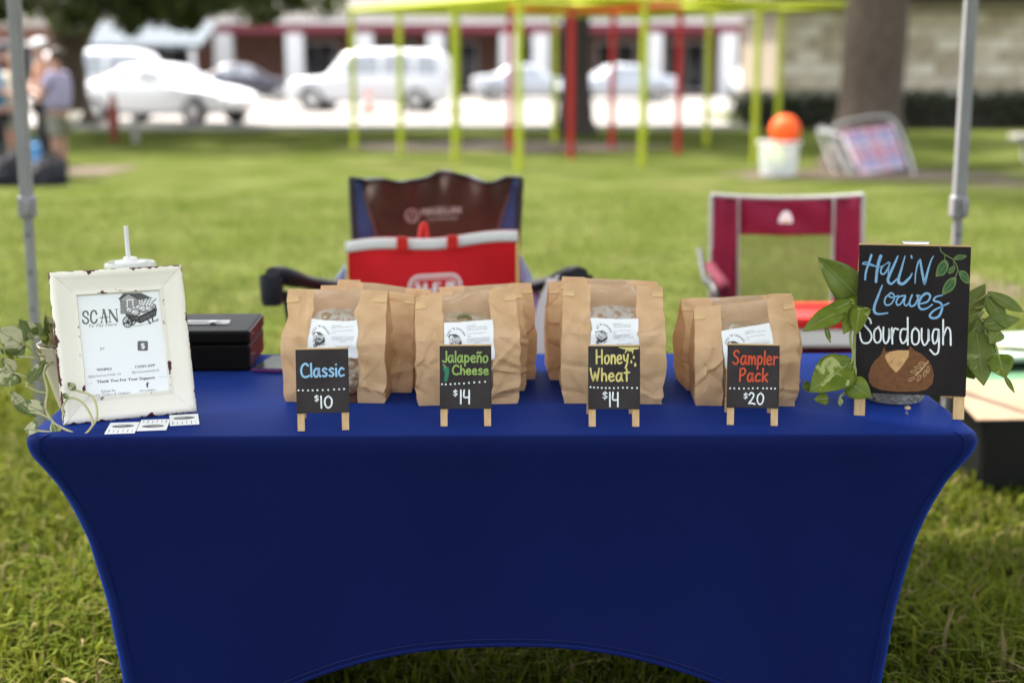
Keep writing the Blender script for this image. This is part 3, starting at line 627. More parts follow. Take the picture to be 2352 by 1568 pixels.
# ------------------------------------------------------------------ vehicles
def car(label, loc, rz, L, W, H, paint, kind, group='cars parked across the lawn'):
    t = thing('parked_car', label, 'car', loc, rz, group)
    if kind == 'suv':
        st = [(-.5, .55, .95, .98, .80), (-.485, .35, 1.0, H*.80, .9), (-.46, .30, 1.02, H*.93, .97), (-.36, .28, 1.03, H*.985, 1), (-.12, .27, 1.04, H, 1), (.06, .27, 1.03, H*.985, 1), (.14, .27, 1.03, H*.93, 1), (.245, .28, 1.02, 1.06, 1), (.36, .3, .99, 1.02, .98), (.455, .32, .93, .95, .93), (.49, .42, .78, .80, .82), (.5, .5, .68, .70, .7)]
    else:
        st = [(-.5, .5, .80, .84, .78), (-.48, .34, .92, .97, .9), (-.38, .27, .95, 1.0, .98), (-.30, .25, .95, 1.04, 1), (-.17, .24, .94, H*.97, 1), (-.02, .24, .93, H, 1), (.07, .24, .92, H*.96, 1), (.22, .25, .90, .96, 1), (.34, .26, .84, .88, .98), (.44, .30, .74, .77, .92), (.485, .38, .62, .64, .82), (.5, .45, .56, .58, .7)]
    def sec(x):
        xs = [s[0] for s in st]; return [interp(x, [(s[0], s[i]) for s in st]) for i in range(1, 5)]
    def pt(x, k, out=0):
        zb, zl, zt, wf = sec(x); w_ = W/2*wf; cab = min(1, max(0, (zt-zl-.06)/.35)); wt = w_*lerp(.90, .74, cab)
        tab = [(w_*.80, zb), (w_*.97, zb+.06), (w_, zb+(zl-zb)*.45), (w_*.985, zl-.03), (w_*.96, zl), (lerp(w_*.96, wt, .55), lerp(zl, zt, .5)), (wt, lerp(zl, zt, .86)), (wt*.86, lerp(zl, zt, .975)), (wt*.45, zt), (0, zt+.005)]
        i = min(int(k), 8); f = k-i; y = lerp(tab[i][0], tab[i+1][0], f); z = lerp(tab[i][1], tab[i+1][1], f)
        return (x*L, y + (out if k < 7 else 0), z + (out if k >= 7 else out*.3))
    xs = []
    for a, b in zip(st, st[1:]): xs += [lerp(a[0], b[0], k/3) for k in range(3)]
    xs.append(st[-1][0])
    m = MB(); rows = []
    for x in xs: rows.append([pt(x, k) for k in range(10)] + [(p[0], -p[1], p[2]) for p in [pt(x, k) for k in range(8, -1, -1)]])
    n = 19
    m.add([p for r_ in rows for p in r_], [(i*n+j, i*n+j+1, (i+1)*n+j+1, (i+1)*n+j) for i in range(len(rows)-1) for j in range(n-1)] + [tuple(range(n)), tuple((len(rows)-1)*n+j for j in range(n-1, -1, -1))] + [(i*n, (i+1)*n, (i+1)*n+n-1, i*n+n-1) for i in range(len(rows)-1)])
    m.build('body', M[paint], t, smooth=50)
    pans = [(-.44, -.31), (-.29, -.11), (-.09, .13)] if kind == 'suv' else [(-.20, -.07), (-.05, .12)]
    for s in (-1, 1):
        for a, b in pans:
            MB().grid(7, 4, lambda u, v: (lambda p: (p[0], p[1]*s, p[2]))(pt(lerp(a + .02*v, b - (.03 if b > .1 else .005)*v, u), lerp(4.25, 6.2, v), .008))).build('window', M['glass'], t, smooth=True)
    wr = (.15, .235) if kind == 'suv' else (.085, .21)
    MB().grid(9, 5, lambda u, v: (lambda p: (p[0]+.01, p[1]*(1 if u > .5 else -1), p[2]+.008))(pt(lerp(wr[0], wr[1], v), 9-abs(u-.5)*2*2.3, .006))).build('windscreen', M['glass'], t, smooth=True)
    rr = (-.478, -.462) if kind == 'suv' else (-.29, -.19)
    MB().grid(9, 5, lambda u, v: (lambda p: (p[0]-.01, p[1]*(1 if u > .5 else -1), p[2]+.008))(pt(lerp(rr[0], rr[1], v), 9-abs(u-.5)*2*2.2, .006))).build('rear_window', M['glass'], t, smooth=True)
    R_ = .37 if kind == 'suv' else .32
    for x in (-.31*L, .32*L):
        for s in (-1, 1):
            wh = MB().lathe([(R_*.55, -.11), (R_*.92, -.11), (R_, -.07), (R_, .07), (R_*.92, .11), (R_*.55, .11)], 22, (x, s*(W/2-.10), R_), 'y').build('wheel', M['tyre'], t, smooth=True)
            MB().lathe([(.03, -.02), (R_*.6, -.012), (R_*.62, .012), (.03, .02)], 18, (x, s*(W/2+.012), R_), 'y').build('rim', M['rim'], wh, smooth=True)
            MB().lathe([(.02, -.01), (R_*1.13, -.01), (R_*1.13, .01), (.02, .01)], 22, (x, s*(W/2-.03), R_+.02), 'y').build('wheel_arch', M['tyre'], t)
    for s in (-1, 1):
        MB().ball((L*.478, s*W*.36, .74 if kind == 'suv' else .62), (.09, .17, .08), 10, 6).build('headlight', M['lamp_clear'], t, smooth=True)
        MB().ball((-L*.487, s*W*.39, .95 if kind == 'suv' else .80), (.05, .10, .16 if kind == 'suv' else .09), 10, 6).build('tail_light', M['lamp_red'], t, smooth=True)
        MB().ball((L*.13, s*(W/2+.09), 1.06 if kind == 'suv' else .95), (.06, .10, .07), 10, 6).build('mirror', M[paint], t, smooth=True)
    MB().box((L*.487, 0, .50), (.06, W*.5, .12)).build('grille', M['tyre'], t, bevel=.02)
    return t
car('white sport utility vehicle parked facing left behind the lime poles', (-4.45, 45.5, .008), math.pi-.10, 5.15, 2.0, 1.9, 'car_white', 'suv')
car('white pickup-height vehicle at the left with roof above the white sedan', (-11.4, 43.0, .008), .08, 5.1, 2.0, 1.87, 'car_white', 'suv')
car('white sedan with low bonnet parked in front at the left, facing right', (-8.7, 36.2, .008), -.42, 4.7, 1.85, 1.45, 'car_white', 'sedan')
car('dark car in the shade of the shop between the white vehicles', (-10.7, 57.5, .008), .15, 4.4, 1.8, 1.45, 'car_dark', 'sedan')
car('silver sedan seen between the red poles', (4.0, 55.5, .008), math.pi+.2, 4.6, 1.82, 1.45, 'car_silver', 'sedan')
car('white hatchback seen end-on left of the block building', (10.5, 61.5, .008), math.pi/2+.1, 4.2, 1.78, 1.55, 'car_white', 'suv')
car('pale car half hidden behind the lime pole left of the dark trunk', (.6, 57.5, .008), .1, 4.4, 1.8, 1.45, 'car_silver', 'sedan')
cn = thing('traffic_cone', 'small orange traffic cone on the car park beside the white vehicle', 'cone', (-4.3, 43.2, .008))
MB().box((0, 0, .02), (.36, .36, .04)).build('base', M['cone'], cn, bevel=.01)
MB().lathe([(.14, .04), (.03, .68), (.0, .69)], 16).build('body', M['cone'], cn, smooth=True)
MB().lathe([(.102, .28), (.074, .45)], 16).build('reflective_band', M['white_fab'], cn, smooth=True)
# ------------------------------------------------------------------ nine-square pole frame
G0 = Vector((.10, 19.7, 0)); GU = Vector((1.77, .89, 0)); GV = Vector((-.95, 1.77, 0)); GH = 2.33
fr = thing('pole_frame', 'lime green pole frame on the lawn with a red square in its middle', 'game frame', G0)
def gp(i, j, z): return GU*i + GV*j + Vector((0, 0, z))
for i in range(4):
    for j in range(4):
        red = i in (1, 2) and j in (1, 2)
        MB().tube([gp(i, j, 0), gp(i, j, GH)], .048, 12).build('pole', M['red_pvc' if red else 'lime'], fr, smooth=True)
        MB().ball(gp(i, j, GH), .064, 12, 8).build('joint', M['red_pvc' if red else 'lime'], fr, smooth=True)
        for di, dj in ((1, 0), (0, 1)):
            if i+di < 4 and j+dj < 4:
                c = 'orange_pvc' if red and (i+di in (1, 2)) and (j+dj in (1, 2)) else 'lime'
                MB().tube([gp(i, j, GH), gp(i+di, j+dj, GH)], .046, 12).build('rail', M[c], fr, smooth=True)
# ------------------------------------------------------------------ ball and tub
tb = thing('plastic_tub', 'translucent white plastic tub under the orange ball', 'tub', onz(1787, 404, 0))
MB().lathe([(.21, 0), (.225, .01), (.265, .42), (.285, .43), (.285, .445), (.262, .445), (.222, .02), (.0, .015)], 28).build('wall', M['clear'], tb, smooth=True)
MB().tube([(.28*math.cos(a), .28*math.sin(a), .44) for a in [2*math.pi*k/28 for k in range(28)]], .012, 8, True).build('rim', M['white_plastic'], tb, smooth=True)
p = onz(1787, 404, 0)
tag(MB().ball((0, 0, 0), .195, 24, 14).build('rubber_ball', M['lime_ball'], smooth=True, loc=(p.x-.03, p.y, .215)), 'pale lime ball inside the plastic tub', 'ball')
tag(MB().ball((0, 0, 0), .20, 24, 14).build('rubber_ball', M['orange_ball'], smooth=True, loc=(p.x+.075, p.y+.02, .59)), 'bright orange ball resting on top of the tub', 'ball')
# ------------------------------------------------------------------ folded lawn chair against the tree
YC = 19.2
def ch(px, py, Y=YC): return atY(px, py, Y)
lc = thing('folding_lawn_chair', 'folded lawn chair with pink and blue woven webbing leaning on the tree', 'chair', (0, 0, 0))
o3 = [ch(1905, 302, 19.5), ch(2008, 268, 19.6), ch(2058, 285, 19.5), ch(2098, 395, 19.05), ch(2088, 412, 19.0), ch(1985, 430, 18.9), ch(1965, 420, 18.95)]
lc.location = o3[5]; org = Vector(o3[5])
MB().tube(cr([p_-org for p_ in o3], 4, True), .016, 8, True).build('frame', M['white_tube'], lc, smooth=True)
o4 = [ch(1880, 298, 19.55), ch(1900, 300, 19.5), ch(1960, 395, 19.15), ch(2040, 418, 19.05), ch(1950, 420, 19.1), ch(1925, 410, 19.15), ch(1885, 318, 19.5)]
MB().tube(cr([p_-org for p_ in o4], 4, True), .016, 8, True).build('leg_frame', M['white_tube'], lc, smooth=True)
MB().tube([ch(1882, 300, 19.45)-org, ch(1935, 312, 19.4)-org, ch(1968, 385, 19.1)-org], .022, 8).build('armrest', M['white_plastic'], lc, smooth=True)
q = [ch(1925, 300, 19.45), ch(2050, 285, 19.48), ch(2082, 385, 19.08), ch(1978, 402, 19.0)]
def qp(u, v): return q[0].lerp(q[1], u).lerp(q[3].lerp(q[2], u), v) - org
M['web_pink'] = pm('pink_webbing', (.34, .15, .19), .6); M['web_blue'] = pm('blue_webbing', (.17, .18, .32), .6); M['web_pale'] = pm('pale_webbing', (.36, .29, .34), .6)
for k in range(8):
    u = (k+.5)/8
    MB().grid(2, 15, lambda a, b: qp(u+(a-.5)*.105, b) + Vector((0, -.012*math.cos(b*14*math.pi + k*math.pi), 0))).build('webbing_strip', M[['web_pink', 'web_pale', 'web_blue', 'web_pale'][k % 4]], lc)
for k in range(7):
    v = (k+.5)/7
    MB().grid(17, 2, lambda a, b: qp(a, v+(b-.5)*.12) + Vector((0, .012*math.cos(a*16*math.pi + k*math.pi), 0))).build('webbing_strip', M[['web_pink', 'web_blue', 'web_pale', 'web_pink'][k % 4]], lc)
# ------------------------------------------------------------------ concrete bench, posts
bn = thing('bench', 'grey concrete bench at the right edge of the lawn', 'bench', (7.55, 21.6, 0))
MB().box((.75, 0, .36), (1.5, .42, .09)).build('seat', M['concrete_grey'], bn, bevel=.015)
for x in (.28, 1.22): MB().box((x, 0, .157), (.16, .34, .314)).build('leg', M['concrete_grey'], bn, bevel=.01)
ps = thing('garden_post', 'narrow rust red pointed post standing on the lawn near the white cars', 'post', onz(263, 328, 0))
MB().lathe([(.05, 0), (.06, .1), (.10, .35), (.115, .5), (.07, .75), (.03, .90), (.0, .97)], 14).build('body', M['rust'], ps, smooth=True)
p2 = thing('garden_post', 'short grey post beside the rust red post', 'post', onz(312, 326, 0))
MB().lathe([(.06, 0), (.06, .46), (.075, .48), (.075, .53), (.0, .55)], 12).build('body', M['concrete_grey'], p2, smooth=True)
# ------------------------------------------------------------------ people
def skin(name, mat, parent, nodes, edges, sub=2, root=0):
    me = bpy.data.meshes.new(name); me.from_pydata([n[0] for n in nodes], edges, []); me.materials.append(mat)
    o = bpy.data.objects.new(name, me); COL.objects.link(o); o.parent = parent
    o.modifiers.new('skin', 'SKIN').use_smooth_shade = True
    s = o.modifiers.new('sub', 'SUBSURF'); s.levels = sub; s.render_levels = sub
    if not me.skin_vertices:
        b = bmesh.new(); b.from_mesh(me); b.verts.layers.skin.verify(); b.to_mesh(me); b.free()
    for i, n in enumerate(nodes):
        sv = me.skin_vertices[0].data[i]; r = n[1]; sv.radius = r if isinstance(r, tuple) else (r, r); sv.use_root = (i == root)
    return o
def person(label, loc, rz, h, top, bottom, hair, shorts=True, elbow=((.16, .02, .64), (-.16, .02, .64)), hand=((.10, .20, .62), (-.10, .20, .62)), cap=None, bun=True, walk=.0, wide=1.0):
    t = thing('person', label, 'person', loc, rz, 'people standing at the left')
    V = lambda p: (p[0]*h, p[1]*h, p[2]*h)
    N = []; E = []
    def nd(p, r, par=None):
        N.append((V(p), tuple(k*h for k in r) if isinstance(r, tuple) else r*h)); i = len(N)-1
        if par is not None: E.append((par, i))
        return i
    pel = nd((0, 0, .53), (.085, .065)); bel = nd((0, .008, .61), (.078, .06), pel); che = nd((0, .0, .72), (.088, .062), bel); nb = nd((0, -.005, .815), (.05, .04), che)
    nk = nd((0, .0, .855), .03, nb); h1 = nd((0, .012, .895), (.042, .050), nk); h2 = nd((0, .008, .945), (.045, .054), h1); h3 = nd((0, .004, .985), (.030, .036), h2)
    for s, eb, hn in ((1, elbow[0], hand[0]), (-1, elbow[1], hand[1])):
        sh_ = nd((s*.105, -.005, .795), .036, che); el = nd(eb, .026, sh_)
        e, hh = Vector(eb), Vector(hn); wr_ = nd(tuple(e.lerp(hh, .86)), .017, el); pa = nd(tuple(hh), (.022, .012), wr_)
        d = (hh-e).normalized(); side = d.cross(Vector((0, 0, 1))).normalized()
        for k, (off, ln) in enumerate(((-.018, .038), (-.006, .046), (.006, .043), (.018, .033))):
            a = hh + side*off + d*.02; f1 = nd(tuple(a), .0055, pa); f2 = nd(tuple(a + d*ln*.5 + Vector((0, 0, -.004))), .005, f1); nd(tuple(a + d*ln*.8 + Vector((0, 0, -.018))), .0045, f2)
        a = hh - side*.026*s; f1 = nd(tuple(a), .006, pa); nd(tuple(a + d*.022 - side*.008*s), .005, f1)
        hip = nd((s*.048, 0, .49), .058, pel); kn = nd((s*.055, .012+walk*s, .275), .037, hip); an = nd((s*.058, -.006+walk*1.4*s, .045), .023, kn); hl = nd((s*.06, .03+walk*1.4*s, .022), .022, an); nd((s*.065, .085+walk*1.4*s, .016), (.024, .014), hl)
    skin('body', M['skin'], t, [(n_[0], n_[1]) for n_ in N], E)
    k = 1.13
    T_ = [((0, 0, .50), (.102*wide, .08*wide)), ((0, .01, .60), (.10*wide, .080*wide)), ((0, .0, .72), (.102*wide, .076*wide)), ((0, -.005, .80), (.06, .05))]
    Ts = [(V(p), tuple(q*h for q in r)) for p, r in T_]; Te = [(0, 1), (1, 2), (2, 3)]
    for s, eb in ((1, elbow[0]), (-1, elbow[1])):
        i = len(Ts); Ts.append((V((s*.105, -.005, .79)), .046*h)); Te.append((2, i)); Ts.append((V(tuple(Vector((s*.105, -.005, .795)).lerp(Vector(eb), .72))), .040*h)); Te.append((i, i+1))
    skin('shirt', M[top], t, Ts, Te)
    zk = .30 if shorts else .06
    B = [((0, 0, .53), (.098*wide, .078*wide)), ((.052, 0, .47), .07*wide), ((.058, .012+walk*.6, lerp(.47, zk, .6)), .058 if shorts else .05), ((.06, .008+walk*(1 if shorts else 1.3), zk), .052 if shorts else .036), ((-.052, 0, .47), .07), ((-.058, .012-walk*.6, lerp(.47, zk, .6)), .058 if shorts else .05), ((-.06, .008-walk*(1 if shorts else 1.3), zk), .052 if shorts else .036)]
    skin('shorts' if shorts else 'trousers', M[bottom], t, [(V(p), tuple(q*h for q in r) if isinstance(r, tuple) else r*h) for p, r in B], [(0, 1), (1, 2), (2, 3), (0, 4), (4, 5), (5, 6)])
    m = MB().ball(V((0, -.012, .952)), (.049*h, .058*h, .052*h), 14, 10)
    if bun: m.ball(V((0, -.072, .955)), .024*h, 10, 8)
    m.build('hair', M[hair], t, smooth=True)
    for s in (-1, 1):
        MB().ball(V((s*.019, .058, .925)), .006*h, 8, 6).build('eye', M['eye'], t, smooth=True)
        MB().ball(V((s*.049, .0, .915)), (.006*h, .013*h, .018*h), 8, 6).build('ear', M['skin'], t, smooth=True)
        MB().ball(V((s*.062, .045+walk*1.4*s, .018)), (.03*h, .062*h, .021*h), 12, 8).build('shoe', M['shoe'], t, smooth=True)
    MB().ball(V((0, .066, .908)), (.008*h, .012*h, .013*h), 8, 6).build('nose', M['skin'], t, smooth=True)
    MB().ball(V((0, .056, .882)), (.016*h, .006*h, .004*h), 8, 6).build('mouth', M['peach'], t, smooth=True)
    if cap:
        m = MB().ball(V((0, 0, .962)), (.056*h, .064*h, .046*h), 14, 8); m.ball(V((0, .075, .955)), (.045*h, .05*h, .006*h), 12, 6); m.build('cap', M[cap], t, smooth=True)
    return t
person('person in lavender shirt and grey shorts facing left', onz(143, 408, 0), R(78), 1.64, 'lavender', 'khaki', 'hair', elbow=((.13, .06, .63), (-.13, .06, .63)), hand=((.06, .20, .69), (-.06, .20, .69)), wide=1.34)
person('person in teal shirt and black trousers at the left edge', onz(2, 408, 0), R(-70), 1.68, 'teal', 'black_cotton', 'hair2', False, bun=False)
person('person in cream top half hidden behind the left tent pole', onz(42, 383, 0), R(150), 1.62, 'cream_cotton', 'khaki', 'hair2', bun=True)
person('person with white cap and peach shirt behind the lavender shirt', onz(108, 376, 0), R(115), 1.80, 'peach', 'black_cotton', 'hair2', False, cap='white_paint', bun=False)
dk = [((-.02, .02, 0), (.62, .34, .26)), ((0, 0, 0), (.5, .32, .3))]
for (px, py, s, lb) in ((112, 425, 1.0, 'black duffel bag lying on the grass below the lavender shirt'), (18, 425, 1.15, 'black bag slumped on the grass at the left edge')):
    b = thing('duffel_bag', lb, 'bag', onz(px, py, 0), R(55 if px > 60 else 10), 'black bags on the grass'); L_ = .52*s; H_ = .34*s
    def lump(u, v):
        a = u*2*math.pi; e = v*math.pi/2; n_ = noise.noise(Vector((math.cos(a)*1.6, math.sin(a)*1.6, v*2+px)))
        r = (math.cos(e)**.55)*(1+.22*n_)
        return (L_*.55*r*math.cos(a), .20*s*r*math.sin(a), H_*(math.sin(e)**.8)*(.85+.35*n_*math.sin(e)) + .06*math.cos(a)*math.sin(e))
    MB().grid(26, 12, lump, True).build('body', M['black_cotton'], b, smooth=True)
    MB().box((-.02, -.20*s, .10), (.26, .05, .15)).build('front_pocket', M['black_fab'], b, bevel=.02)
    MB().tube(cr([(-.15, -.08*s, H_*.9), (-.1, -.06, H_+.06), (.1, -.06, H_+.06), (.15, -.08*s, H_*.9)], 5), .012, 6).build('handle', M['black_fab'], b, smooth=True)
bx = thing('cooler_box', 'small blue plastic cooler on the grass behind the tent pole', 'cooler', onz(88, 376, 0), .2)
MB().box((0, 0, .12), (.24, .20, .24)).build('body', M['blue_plastic'], bx, bevel=.02); MB().box((0, 0, .26), (.25, .21, .04)).build('lid', M['blue_plastic'], bx, bevel=.012)
MB().tube(cr([(-.125, 0, .24), (-.12, 0, .33), (.12, 0, .33), (.125, 0, .24)], 5), .01, 6).build('handle', M['blue_plastic'], bx, smooth=True)
# ------------------------------------------------------------------ tent over the stall
TX0, TX1, TY0, TY1 = -1.66, 1.53, 1.75, 4.87
tn = thing('canopy_tent', 'grey steel legs of the pop-up tent standing behind the table', 'tent', (0, 0, 0))
def leg(x, y, sx, sy):
    lg = MB().box((x, y, 1.52), (.040, .040, 1.12)).build('leg', M['pole'], tn, bevel=.005)
    MB().box((x, y, .51), (.029, .029, .98)).build('lower_tube', M['pole'], lg, bevel=.004)
    MB().box((x, y, .955), (.054, .054, .075)).build('clip', M['pole'], lg, bevel=.008)
    MB().box((x+.012, y-.034, .955), (.022, .016, .045)).build('clip_button', M['pole'], lg, bevel=.004)
    for z in (.86, .73, .60, .47):
        MB().lathe([(.0055, -.002), (.0055, .002)], 12, (x, y-.0146, z), 'y').build('pin_hole', M['dark_plastic'], lg)
    MB().box((x, y, .008), (.09, .09, .012)).build('foot', M['pole'], lg, bevel=.002)
for x in (TX0, TX1):
    for y in (TY0, TY1): leg(x, y, 0, 0)
cx, cy = (TX0+TX1)/2, (TY0+TY1)/2; e = .05
cn4 = [(TX0-e, TY0-e), (TX1+e, TY0-e), (TX1+e, TY1+e), (TX0-e, TY1+e)]
m = MB()
m.add([(x, y, 2.09) for x, y in cn4] + [(cx, cy, 2.95)], [(0, 1, 4), (1, 2, 4), (2, 3, 4), (3, 0, 4)])
m.build('roof_cloth', M['canopy'], tn)
for i in range(4):
    a, b = cn4[i], cn4[(i+1) % 4]
    MB().add([(a[0], a[1], 2.088), (b[0], b[1], 2.088), (b[0], b[1], 1.88), (a[0], a[1], 1.88)], [(0, 1, 2, 3)]).build('valance', M['canopy'], tn)
c4 = [(TX0, TY0), (TX1, TY0), (TX1, TY1), (TX0, TY1)]
for i in range(4):
    a, b = Vector((*c4[i], 2.05)), Vector((*c4[(i+1) % 4], 2.05)); mid = (a+b)/2
    for p_, q_ in ((a, mid - Vector((0, 0, .22))), (a - Vector((0, 0, .22)), mid), (b, mid - Vector((0, 0, .22))), (b - Vector((0, 0, .22)), mid)):
        MB().bar(p_, q_, .012, .024).build('truss_bar', M['pole'], tn)
# ------------------------------------------------------------------ brown camp chair
BY = 4.86
c1 = thing('camp_chair', 'brown and navy folding camp chair behind the table holding the red bag', 'chair', (-.26, 4.6, 0))
def loc1(p): return (p[0]+.26, p[1]-4.6, p[2])
rdn = random.Random(4)
def bk(u, z):                                    # u -1..1 across, z height
    hw = lerp(.255, .292, (z-.45)/.62)
    fold = .026*math.sin(u*6.2+1.0)*max(0, (z-.90)/.16) + .015*math.sin(u*15+2)*max(0, (z-.94)/.12)
    return ((u*hw), BY-4.6 + .07*(1-u*u)*(.4+.6*(1-(z-.45)/.62)) - .03 + fold*2.2 + .06*(z-.45)*.6, z)
def top(u): return 1.040 + .012*abs(u)**8 + .022*math.exp(-((u-.15)/.42)**2) + .006*math.sin(u*8+.6) + .004*math.sin(u*17)
def bord(z): return lerp(.62, .90, min(1, max(0, (z-.74)/.30)))
def panel(ua, ub, z0, z1f, nu=16, nv=22): return MB().grid(nu, nv, lambda a, b: (lambda z: bk(lerp(ua(z), ub(z), a), z))(lerp(z0, z1f(lerp(ua(1), ub(1), a)), b)))
panel(lambda z: -bord(z), lambda z: bord(z), .78, top, 40).build('back_panel', M['brown_fab'], c1, smooth=60, solid=.003)
panel(lambda z: -bord(z), lambda z: bord(z), .42, lambda u: .779, 24, 8).build('back_mesh', M['brown_mesh'], c1, smooth=60, solid=.002)
for s in (-1, 1):
    panel(lambda z: s*bord(z), lambda z: s*1.0, .42, top, 8).build('back_wing', M['navy_fab'], c1, smooth=60, solid=.003)
    MB().tube([Vector(bk(s*bord(z), z)) + Vector((0, -.006, 0)) for z in [.45+.055*k for k in range(11)]], .0045, 6).build('piping', M['brown_mesh'], c1, smooth=True)
    MB().tube([bk(s*1.0, z) for z in (.30, .6, .9, 1.05)], .011, 10).build('back_post', M['dark_plastic'], c1, smooth=True)
    MB().tube([(s*.28, .24, .30), (s*.32, -.26, .02)], .010, 8).build('leg', M['dark_plastic'], c1, smooth=True)
    MB().tube([(s*.28, -.22, .42), (s*.32, .28, .02)], .010, 8).build('leg', M['dark_plastic'], c1, smooth=True)
    ar = [(s*.31, .12, .70), (s*.35, -.06, .735), (s*.41, -.22, .775), (s*.465, -.33, .815)]
    MB().lathe([(.030, .0), (.034, .02), (.038, .085), (.035, .09), (.026, .01)], 16, (s*.47, -.33, .715)).build('cup_holder', M['black_fab'], c1, smooth=True)
    MB().tube(cr(ar, 5), [.034]*10+[.040, .044, .046, .046, .042, .028], 12, flat=.62).build('armrest', M['black_fab'], c1, smooth=True)
    MB().tube([(s*.44, -.28, .75), (s*.34, -.25, .03)], .010, 8).build('front_post', M['dark_plastic'], c1, smooth=True)
    MB().grid(8, 6, lambda a, b: (s*lerp(.285, .385, a), lerp(.22, .02, a), lerp(.80-.16*a, .56, b))).build('side_panel', M['pale_blue_fab'], c1, smooth=True, solid=.002)
MB().tube(cr([Vector(bk(u, top(u))) for u in [-1+.1*k for k in range(21)]], 2), .0075, 8).build('top_piping', M['black_fab'], c1, smooth=True)
MB().grid(12, 10, lambda a, b: ((a-.5)*.56, lerp(-.25, .24, b), .42 - .05*math.sin(a*math.pi)*math.sin(b*math.pi))).build('seat', M['navy_fab'], c1, smooth=True, solid=.004)
A = Art(lambda p, l: Vector(bk(p[0]/.29, p[1])) + Vector((0, -.010-.0004*l, 0)))
A.ring((-.085, .925), .022, .022, .005, 'ink3'); A.stroke([(-.096, .915), (-.085, .938), (-.074, .915)], .005, 'ink3', 1, 0)
A.type('MAGELLAN', (-.052, .925), (.085, .932), .024, 'ink3', 1, 1, bold=.002); A.type('OUTDOORS', (-.03, .906), (.075, .912), .010, 'ink3', 1, 1)
A.build(c1, 'lettering')
# red shopping bag standing on the seat
rb = thing('shopping_bag', 'large red shopping bag with white top band on the brown chair', 'bag', (-.242, 4.42, .425), R(-3))
def rbf(u, v): return ((u-.5)*.535*(1-.01*v), -.085 + .012*math.sin(u*6+v*3)*math.sin(v*3.1) - .03*math.sin(math.pi*u)*math.sin(math.pi*min(1, v*1.1)), v*(.470+.035*u+.006*math.sin(u*9)) )
m = MB().grid(26, 20, rbf); m.grid(26, 20, lambda u, v: (lambda p: (p[0], .17*(1-v)**.7-.03+.03*(1-v), p[2]))(rbf(u, v)))
for ue in (0, 1): m.grid(6, 20, lambda a, v: (lambda p: (p[0]+(-.02 if ue else .02)*math.sin(a*math.pi), lerp(p[1], .17*(1-v)**.7-.03+.03*(1-v), a), p[2]))(rbf(ue, v)))
m.build('body', M['red_fab'], rb, smooth=60)
def hem(u, v): return (lambda p: (p[0], p[1]-.004-.004*math.sin(v*math.pi), p[2] + .004 - .034*(1-v)))(rbf(u, 1.0))
MB().grid(26, 6, hem).build('white_band', M['white_fab'], rb, smooth=True, solid=.004)
for u in (.335, .625): MB().box(Vector(hem(u, .5)) + Vector((0, -.012, 0)), (.034, .010, .046)).build('strap', M['bright_red'], rb, bevel=.004)
MB().tube(cr([(-.045, -.02, .475), (-.04, 0, .515), (-.028, .0, .517), (-.022, -.02, .478)], 5), .007, 8, flat=.5).build('handle', M['bright_red'], rb, smooth=True)
for ue in (0.004, .996): MB().grid(3, 12, lambda a, v: Vector(rbf(ue, v*.985)) + Vector(((a-.5)*.008, -.004, 0))).build('edge_tape', M['p_yellow'], rb)
A = Art(lambda p, l: Vector(rbf(p[0]/.535+.5, p[1]/.465)) + Vector((0, -.003-.0006*l, 0)))
def rrect(w_, h_, r_, c, n=5):
    out = []
    for sx, sy, a0 in ((1, 1, 0), (-1, 1, 90), (-1, -1, 180), (1, -1, 270)):
        for k in range(n+1):
            a = R(a0+90*k/n); out.append((c[0]+sx*(w_-r_)+r_*math.cos(a), c[1]+sy*(h_-r_)+r_*math.sin(a)))
    return out
rc = rrect(.080, .036, .034, (.012, .325)); A.stroke(rc+[rc[0]], .006, 'white_fab', 1, 0, False)
rc = rrect(.070, .026, .025, (.012, .325)); A.stroke(rc+[rc[0]], .003, 'white_fab', 1, 0, False)
A.type('H-E-B', (-.046, .309), (.070, .309), .032, 'white_fab', 1, 1, bold=.006)
A.build(rb, 'lettering')
# thin white plastic bag hanging from the chair arm
pb = thing('plastic_bag', 'thin white plastic bag hanging from the right arm of the brown chair', 'bag', (.115, 4.30, 0))
def pbf(u, v):
    a = u*2*math.pi; z = lerp(.32, .79, v); r = interp(v, [(0, .03), (.12, .09), (.55, .085), (.85, .07), (1, .055)])
    k = 1 + .13*math.sin(5*a+4*v) + .07*math.sin(9*a-6*v)
    return (r*k*math.cos(a)+.05*v, .55*r*k*math.sin(a), z)
MB().grid(36, 22, pbf, True).build('body', M['plastic_bag'], pb, smooth=True)
for s in (-1, 1): MB().tube(cr([(.05+s*.05, 0, .77), (.06+s*.02, 0, .81), (.07, .0, .82)], 4), .010, 6, flat=.4).build('handle', M['plastic_bag'], pb, smooth=True)
